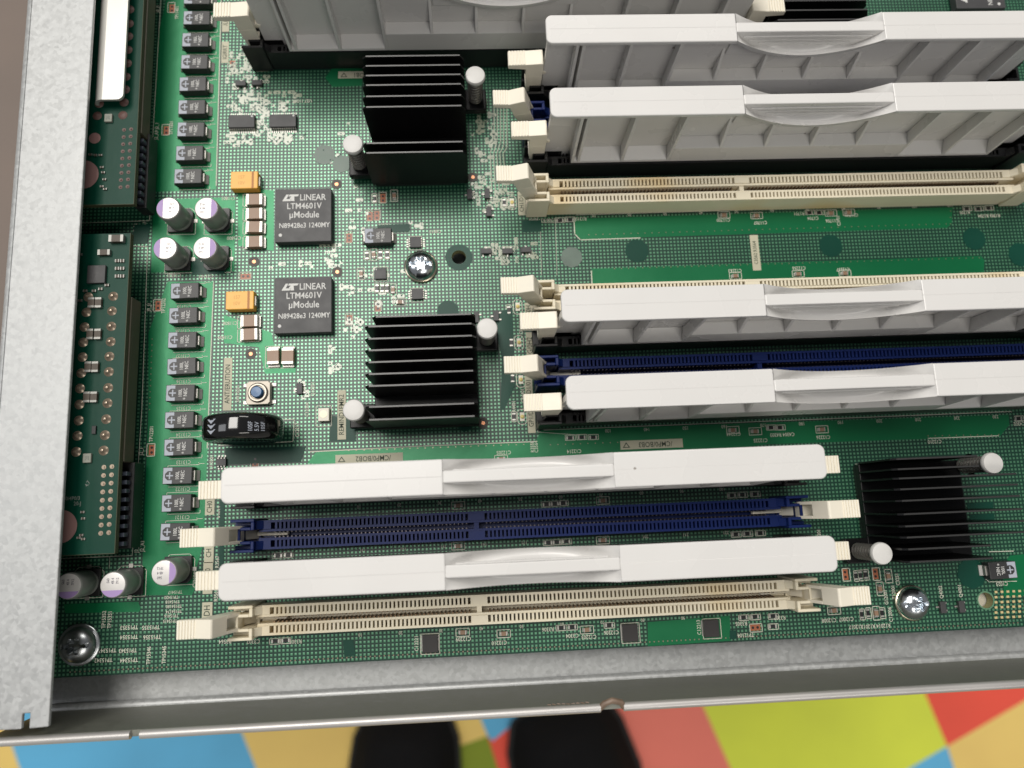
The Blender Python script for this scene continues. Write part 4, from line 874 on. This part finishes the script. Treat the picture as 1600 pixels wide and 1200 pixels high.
def make_qfn():
    r = thing('chip', '', 'chip'); b = MB(); b.box(-1.95, 1.95, -2.1, 2.1, 0.1, 1.5); b.build('chip_body', mat('glossy_chip', (0.03, 0.027, 0.027), 0.35, noise=0.2, nscale=15), r, bevel=0.12)
    for s in (-1, 1): MB().box(*sorted((s * 1.9, s * 2.25)), -1.9, 1.9, 0.02, 0.2).build('pad', TIN, r)
    return r
QK = Kind(make_qfn)
for u, v, s in ((672, 1006, 'left one, near C12221'), (985, 989, 'middle one, under the front cream socket'), (1112, 982, 'right one, under the front cream socket')):
    x, y = U(u, v, 1.4); QK.at('square dark chip at the front board edge, ' + s, (x, y, 0), 0, 'square dark chips at the front edge'); frame(u, v, 4.7, 4.9)

def make_mod():
    r = thing('power_module', '', 'chip'); MB().box(-7.5, 7.5, -7.6, 7.6, 0.35, 2.9).build('chip_body', EPOXY, r, bevel=0.12)
    MB().box(-7.0, 7.0, -7.0, 7.0, 0.05, 0.4).build('substrate', mat('module_substrate', (0.01, 0.03, 0.02), 0.5), r)
    z = 2.92
    text_mesh([('LINEAR', 2.5, 5.0, z, 0, 1.75, 'CENTER'), ('LTM4601V', 0.2, 2.55, z, 0, 1.7, 'CENTER'), ('\u00b5Module', 0.2, 0.05, z, 0, 1.85, 'CENTER'), ('N89428e3 1240MY', 0.3, -3.0, z, 0, 1.4, 'CENTER')], 'laser_text', MARK, r)
    m = MB()
    m.poly([(-5.7, 4.1, z), (-3.5, 4.1, z), (-3.2, 4.7, z), (-4.6, 4.7, z), (-3.9, 6.0, z), (-4.6, 6.0, z)])
    m.poly([(-3.7, 6.0, z), (-4.0, 5.45, z), (-3.2, 5.45, z), (-3.75, 4.95, z), (-3.25, 4.1, z), (-2.4, 4.1, z), (-2.5, 5.4, z), (-1.5, 5.45, z), (-1.2, 6.0, z)])
    m.build('logo', MARK, r)
    MB().cyl(-6.1, -5.6, 2.85, z, 0.45, 18).build('pin_one_dot', MARK, r)
    return r
MK = Kind(make_mod)
x, y = U(474, 336, 2.9); MK.at('square black power module with LINEAR lettering, upper of the two', (x, y, 0), 0, 'square power modules')
x, y = U(473.5, 476.5, 2.9); MK.at('square black power module with LINEAR lettering, lower of the two', (x, y, 0), 0, 'square power modules')
x, y = U(1528, -22, 2.9); MK.at('square black power module cut off at the top right edge, lettering turned sideways', (x, y, 0), 90, 'square power modules')

# push button
x, y = U(404, 614, 1.5); r = thing('push_button', 'square metal push button with a round blue plunger', 'push button', (x, y, 0))
b = MB(); b.prism([(-2.5, -3.1), (2.5, -3.1), (3.1, -2.5), (3.1, 2.5), (2.5, 3.1), (-2.5, 3.1), (-3.1, 2.5), (-3.1, -2.5)], 0.9, 1.9); b.build('metal_cover', mat('button_cover', (0.45, 0.41, 0.35), 0.5, metal=0.6), r, bevel=0.15)
MB().box(-3.0, 3.0, -3.0, 3.0, 0.05, 0.9).build('housing', LEDW, r)
MB().lathe([(2.6, 1.85), (2.6, 2.25), (2.3, 2.5), (1.95, 2.5), (1.9, 2.0)], 0, 0, 28, cap=False).build('collar', mat('button_collar', (0.30, 0.27, 0.23), 0.35, metal=0.8), r, smooth=True)
MB().lathe([(1.55, 1.9), (1.5, 3.3), (1.3, 3.55), (0.01, 3.6)], 0, 0, 24, cap=False).build('plunger', BUTTON, r, smooth=True)
for sx, sy_ in ((1, 1), (1, -1), (-1, 1), (-1, -1)): MB().box(*sorted((sx * 3.0, sx * 4.3)), *sorted((sy_ * 1.8, sy_ * 2.8)), 0.02, 0.4).build('lead', TIN, r, bevel=0.1)
# disc shaped capacitor lying tilted (drum with shiny sleeve)
x, y = U(400, 677, 0); r = thing('coin_capacitor', 'glossy black coin shaped capacitor with white arrows, standing behind the back filler', 'capacitor', (x, y, 0))
d = MB(); Rr = 9.5; n = 64; rings = []
for rr, yy in ((Rr - 2.4, -3.05), (Rr - 2.2, -3.2), (Rr - 1.7, -3.2), (Rr - 0.9, -2.95), (Rr - 0.35, -2.5), (Rr - 0.08, -1.9), (Rr, -1.3), (Rr, 1.6), (Rr - 0.3, 2.5), (Rr - 1.2, 3.15), (0.1, 3.15)):
    rings.append(d.pts([(rr * math.cos(2 * math.pi * i / n), yy, Rr + 0.4 + rr * math.sin(2 * math.pi * i / n)) for i in range(n)]))
for a, b_ in zip(rings, rings[1:]):
    for i in range(n): d.face((a[i], b_[i], b_[(i + 1) % n], a[(i + 1) % n]))
zc = Rr + 0.4
d.face(rings[0][::1]); d.build('sleeve', GLOSSB, r, smooth=True)
dd = MB(); dd.poly([((Rr - 2.4) * math.cos(-2 * math.pi * i / n), -3.0, zc + (Rr - 2.4) * math.sin(-2 * math.pi * i / n)) for i in range(n)][::-1]); dd.build('end_face', mat('coin_end', (0.10, 0.10, 0.09), 0.4), r)
def rimpt(a, yy, lift=0.05): return ((Rr + lift) * math.cos(a), yy, zc + (Rr + lift) * math.sin(a))
am = MB()
for yb in (1.7, 0.45, -0.8):
    a0 = math.radians(121); K = 4
    for k in range(K):
        f0, f1 = k / K, (k + 1) / K
        ya, yb_ = yb - 1.15 * f0, yb - 1.15 * f1; w0, w1 = 0.15 * (1 - f0), 0.15 * (1 - f1)
        am.poly([rimpt(a0 - w0, ya), rimpt(a0 + w0, ya), rimpt(a0 + w1, yb_), rimpt(a0 - w1, yb_)])
am.build('arrow_marking', GREYMK, r)
# sleeve print wrapped round the rim
tm = text_mesh([('105F', 0, 0.0, 0, 90, 1.0, 'CENTER'), ('5.5V', 1.5, 0.0, 0, 90, 1.0, 'CENTER'), ('105F', 3.0, 0.0, 0, 90, 1.0, 'CENTER')], 'sleeve_print', GREYMK, r)
for v in tm.data.vertices:
    xx, yy = v.co.x / S, v.co.y / S; a = math.radians(63) - xx / Rr; p = rimpt(a, yy - 0.4, 0.06); v.co = Vector([c * S for c in p])
for s in (-1, 1): MB().box(s * 3 - 0.4, s * 3 + 0.4, -0.2, 0.2, 0, 1.2).build('lead', TIN, r)

# indicator lights
def make_led():
    r = thing('indicator_light', '', 'led'); MB().box(-0.6, 0.6, -1.15, 1.15, 0.03, 0.4).build('led_base', LEDW, r)
    MB().lathe([(0.52, 0.4), (0.5, 0.7), (0.3, 0.9), (0.01, 0.95)], 0, 0, 16, cap=False).build('lens', LED, r, smooth=True); return r
LE = Kind(make_led)
for u, v, s in ((800, 316, 'left of the top cream socket'), (809, 479, 'below the open latch of the middle cream socket'), (811, 535, 'left of the upright latch of the middle bank'), (814, 593, 'just below the open latch of the middle blue socket'), (816, 651, 'lowest, left of the front latch of the middle bank')):
    x, y = U(u, v, 0.5); LE.at('tiny amber indicator light, ' + s, (x, y, 0), 0, 'amber indicator lights')
    w, h, c = 1.2, 2.0, 0.6; line([(x - w, y - h + c), (x - w + c, y - h), (x + w - c, y - h), (x + w, y - h + c), (x + w, y + h - c), (x + w - c, y + h), (x - w + c, y + h), (x - w, y + h - c)], 0.1, 0.1, True)
x, y = U(506, 648, 1.5); r = thing('indicator_light', 'square white light component left of the REMIND label', 'led', (x, y, 0))
MB().box(-1.4, 1.4, -1.7, 1.7, 0.05, 1.9).build('led_base', LEDW, r, bevel=0.12); MB().cyl(0, 0.1, 1.88, 1.94, 1.0, 24).build('lens', mat('led_phosphor', (0.82, 0.78, 0.55), 0.25), r); frame(506, 650, 4.0, 5.4)
tag(on_board(sk, 'silkscreen_line', SILK), None, None, kind='stuff')

# ------------------------------------------------------------------ screws
def screw(label, u, v, R_, m, rot, wash):
    x, y = U(u, v, 2); r = thing('screw', label, 'screw', (x, y, 0))
    MB().lathe([(wash, 0.1), (wash, 0.8), (wash - 0.25, 1.0), (R_ * 0.6, 1.05)], 0, 0, 40, cap=False).build('washer', m if m is not CHROME else mat('brass_washer', (0.62, 0.55, 0.42), 0.25, metal=1.0), r, smooth=True)
    h = MB(); nr, na = 26, 96; rows = []
    for i in range(nr + 1):
        rr = R_ * i / nr; row_ = []
        for k in range(na):
            a = 2 * math.pi * k / na + math.radians(rot)
            z = 1.0 + 2.7 * (1 - (rr / R_) ** 2.6) ** 0.6 if rr < R_ else 1.0
            star = R_ * 0.40 * (1 + 0.22 * math.cos(6 * a)); cr_ = R_ * 0.74 if abs(math.sin(a)) < 0.16 and abs(rr * math.sin(a)) < 0.55 else 0
            lim = max(star, cr_); t = max(0.0, min(1.0, (lim - rr) / 0.22)); z -= (2.2 if star >= rr - 0.1 else 1.1) * t
            row_.append((rr * math.cos(a), rr * math.sin(a), z))
        rows.append(h.pts(row_))
    for a, b_ in zip(rows, rows[1:]):
        for k in range(na): h.face((a[k], b_[k], b_[(k + 1) % na], a[(k + 1) % na]))
    h.build('screw_head', m, r, smooth=True)
    MB().cyl(0, 0, 0.5, 1.5, R_ * 0.97, 40).build('shank', m, r, smooth=True)
screw('chrome screw in the middle of the left field, between the two heatsinks', 657, 414, 4.1, CHROME, 55, 4.5)
screw('dark steel screw in the lower left corner beside the side flange', 119, 1009, 4.3, GUN, 20, 5.0)
screw('chrome screw in the lower right corner of the board', 1430, 943, 4.2, CHROME, 35, 4.5)

# ------------------------------------------------------------------ riser boards at the left, under the flange
def riser(label, y0, y1, xr, zt=12.0):
    r = thing('riser_board', label, 'circuit board', (xr, y0, 0))
    def P(mb, n, m, **k): return mb.build(n, m, r, loc=(-xr, -y0, 0), **k)
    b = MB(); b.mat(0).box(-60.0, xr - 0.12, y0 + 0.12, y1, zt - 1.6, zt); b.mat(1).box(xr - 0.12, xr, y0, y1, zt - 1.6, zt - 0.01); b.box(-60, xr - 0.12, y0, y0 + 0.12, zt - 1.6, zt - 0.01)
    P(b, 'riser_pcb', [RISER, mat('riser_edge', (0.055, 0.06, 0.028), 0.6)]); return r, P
def ZU(u, v, z=12.0): return U(u, v, z)
r, P = riser('dark green riser board with two columns of solder joints, lower left beside the flange', 17.4, 97.0, -35.8)
for i, (u, v) in enumerate(((177, 463), (175, 486), (174, 510), (173, 534), (171, 557), (170, 581), (169, 606), (168, 630), (166, 655), (164, 680), (162, 704), (138, 464), (135, 488), (132, 511), (130, 535), (129, 558), (127, 583), (125, 607), (124, 632), (123, 657), (121, 681), (119, 706))):
    x, y = ZU(u, v); j = MB(); j.lathe([(1.2, 12.02), (1.1, 12.1), (0.75, 12.25), (0.45, 12.7), (0.3, 12.95), (0.01, 13.0)], x, y, 18, cap=False); P(j, 'solder_joint', ENIG, smooth=True)
for k in range(9):
    for u0, u1 in ((163, 175),):
        for q in (0, 1):
            x, y = ZU((162.5, 175)[q] - k * 0.62, (730, 729)[q] + k * 12.9); j = MB(); j.cyl(x, y, 12.01, 12.06, 0.55, 12); j.cyl(x, y, 12.05, 12.3, 0.25, 8); P(j, 'header_joint', ENIG)
x, y = ZU(94, 823); P(MB().cyl(x, y, 12.0, 12.06, 3.9, 40), 'bare_pad', PINK)
def tiny(P, u, v, w, h, H, m, z=12.0, name='surface_part'):
    x, y = ZU(u, v); P(MB().box(x - w / 2, x + w / 2, y - h / 2, y + h / 2, z, z + H), name, m, bevel=0.06, seg=1)
def cap2(P, u, v, w, h, H, vertical):
    x, y = ZU(u, v)
    b = MB()
    if vertical: b.mat(0).box(x - w / 2, x + w / 2, y - h * 0.3, y + h * 0.3, 12, 12 + H); b.mat(1).box(x - w / 2, x + w / 2, y + h * 0.3, y + h / 2, 12, 12 + H + 0.03).box(x - w / 2, x + w / 2, y - h / 2, y - h * 0.3, 12, 12 + H + 0.03)
    else: b.mat(0).box(x - w * 0.3, x + w * 0.3, y - h / 2, y + h / 2, 12, 12 + H); b.mat(1).box(x + w * 0.3, x + w / 2, y - h / 2, y + h / 2, 12, 12 + H + 0.03).box(x - w / 2, x - w * 0.3, y - h / 2, y + h / 2, 12, 12 + H + 0.03)
    P(b, 'surface_capacitor', [DMLCC, DTIN])
cap2(P, 185, 375, 3.6, 1.8, 1.3, False); cap2(P, 165, 396, 3.0, 1.4, 1.0, False)
for u, v in ((145, 474), (156, 474), (143, 523), (155, 523), (140, 574), (151, 574), (138, 621), (149, 621)): cap2(P, u, v, 1.5, 2.6, 0.9, True)
tiny(P, 153, 430, 4.4, 4.6, 0.9, EPOXY, name='riser_chip')
for k in range(6): cap2(P, 184 + (k % 2) * 8, 408 + (k // 2) * 12, 1.0, 0.8, 0.4, False)
for u, v in ((148, 455), (158, 452), (134, 455), (126, 470), (168, 446), (126, 398)): cap2(P, u, v, 1.0, 0.6, 0.4, False)
tiny(P, 138, 716, 1.9, 2.2, 0.7, mat('shaded_white', (0.25, 0.26, 0.22), 0.6), name='inductor'); tiny(P, 148, 672, 1.0, 2.0, 0.5, BLACKP, name='riser_resistor')  # white part darkened in colour for the shade over the riser
for u, v in ((130, 800), (131, 810), (128, 836), (124, 840), (131, 842)): cap2(P, u, v, 0.9, 0.5, 0.35, False)
tmi = []
for s, u, v, rot in (('00/4P0/3', 112, 779, 0), ('20-J', 121, 787, 0), ('20', 139, 716, 90), ('4.7', 137, 756, 60)): x, y = ZU(u, v); tmi.append((s, x + 35.8, y - 17.4, 12.75 if s == '20' else 12.04, rot, 0.9, 'CENTER'))
mat('shaded_silk', (0.16, 0.18, 0.16), 0.6)  # riser lettering, silkscreen colour lowered to paint in the shade
for t_ in tmi: text_mesh([t_], 'riser_silkscreen', MATS['shaded_silk'], r)
tag(MB().box(-38.5, -35.5, U(207, 722, 8)[1], U(208, 468, 8)[1], 5.4, 10.3).build('connector_strip', TAN, None, bevel=0.2), 'tan plastic connector strip beneath the lower riser board edge', 'connector')
hd = thing('pin_header', 'black pin header under the lower riser board, below the tan strip', 'connector', (-36.4, 18, 0))
MB().box(-1.6, 1.9, 0.3, U(198, 724, 5)[1] - 18, 2.0, 7.0).build('header_body', BLACKP, hd, bevel=0.15)
for k in range(9): MB().box(-0.5, 1.2, 1.0 + k * 2.1, 2.0 + k * 2.1, 7.0, 9.2).build('header_pin', mat('header_pin', (0.05, 0.06, 0.08), 0.3), hd, bevel=0.2)
r, P = riser('dark green riser board cut off by the top edge, upper left beside the flange', 104.8, 200.0, -35.4)
for (u, v) in ((203, 15), (202, 37), (201, 57), (200, 78), (199, 99), (197, 120), (196, 140), (194, 160), (192, 180), (155, 162), (152, 181)):
    x, y = ZU(u, v); j = MB(); j.lathe([(1.2, 12.02), (1.1, 12.1), (0.6, 12.3), (0.01, 12.5)], x, y, 16, cap=False); P(j, 'solder_joint', mat('dull_joint', (0.12, 0.065, 0.055), 0.5), smooth=True)
for k in range(9):
    for q in (0, 1):
        x, y = ZU((194, 205)[q] - k * 0.7, (203, 202)[q] + k * 11.2); j = MB(); j.cyl(x, y, 12.01, 12.06, 0.5, 12); j.cyl(x, y, 12.05, 12.3, 0.22, 8); P(j, 'header_joint', mat('dull_joint', (0.12, 0.065, 0.055), 0.5))
x, y = ZU(130, 273); P(MB().cyl(x, y, 12.0, 12.06, 3.9, 40), 'bare_pad', PINK)
x, y = ZU(148, 216); P(MB().cyl(x, y, 12.0, 12.06, 1.5, 20), 'bare_pad', PINK)
tiny(P, 171, 186, 1.9, 2.2, 0.7, MATS['shaded_white'], name='inductor')
for u, v in ((142, 242), (150, 243), (158, 243), (160, 262), (162, 270), (164, 281), (160, 292), (165, 296)): cap2(P, u, v, 0.9, 0.5, 0.35, False)
x, y = ZU(171, 186); text_mesh([('20', x + 35.4, y - 104.8, 12.75, 90, 0.9, 'CENTER')], 'riser_silkscreen', MATS['shaded_silk'], r)
tag(MB().box(-38.2, -35.1, U(222, 215, 8)[1], 200, 5.8, 10.3).build('connector_strip', TAN, None, bevel=0.2), 'tan plastic connector strip along the upper riser board edge', 'connector')
hd = thing('pin_header', 'black pin header under the upper riser board, above its lower corner', 'connector', (-36.1, 106, 0))
MB().box(-1.4, 1.5, 0, U(222, 215, 5)[1] - 106, 2.0, 7.0).build('header_body', BLACKP, hd, bevel=0.15)
for k in range(9): MB().box(-0.5, 1.0, 0.8 + k * 2.1, 1.8 + k * 2.1, 7.0, 9.2).build('header_pin', MATS['header_pin'], hd, bevel=0.2)

# ------------------------------------------------------------------ shoes of the person standing at the chassis
SHOE = mat('black_leather', (0.006, 0.006, 0.007), 0.85, spec=0.2, noise=0.2, nscale=3); SOLE = mat('black_sole', (0.014, 0.014, 0.014), 0.7)
TRSR = mat('black_trouser', (0.008, 0.008, 0.010), 0.9)
def shoe(label, x, y, rot, k):
    r = thing('shoe', label, 'shoe', (x, y, ZF), rot); r.scale = (k, k, 1.0)
    st = [(-150, 26, 8), (-144, 40, 38), (-120, 50, 62), (-80, 54, 72), (-30, 48, 84), (20, 40, 96), (70, 38, 104), (120, 36, 106), (142, 26, 96)]
    b = MB(); n = 20; rings = []
    for yy, w, h in st: rings.append(b.pts([(w * math.cos(a) * (1.0 if math.sin(a) < 0.2 else 0.92), -yy, 14 + max(0, math.sin(a)) * (h - 14)) for a in [i * math.pi / (n - 1) for i in range(n)]]))
    for a, b_ in zip(rings, rings[1:]):
        for k in range(n - 1): b.face((a[k], b_[k], b_[k + 1], a[k + 1]))
    b.face(rings[0]); b.face(rings[-1][::-1]); b.build('upper', SHOE, r, smooth=True)
    s_ = MB(); out = [(w + 4, -yy) for yy, w, h in st] + [(-w - 4, -yy) for yy, w, h in st[::-1]]; s_.prism(out[::-1], 0, 16); s_.build('sole', SOLE, r, bevel=3)
    for k in range(4): MB().tube([(-18, 10 - k * 22, 72 + k * 7), (0, 10 - k * 22, 82 + k * 7), (18, 10 - k * 22, 72 + k * 7)], 2.5).build('lace', SOLE, r, smooth=True)
    t = MB(); t.lathe([(52, 90), (56, 160), (60, 240)], 0, -95, 24); t.build('trouser_cuff', TRSR, r, smooth=True)
x, y = U(618, 1150, ZF + 40); shoe('black shoe on the yellow carpet patch, left of the two below the chassis edge', x, y - 160, -4, 1.25)
x, y = U(938, 1130, ZF + 40); shoe('black shoe between the red carpet patches, right of the two below the chassis edge', x, y - 190, 14, 1.45)
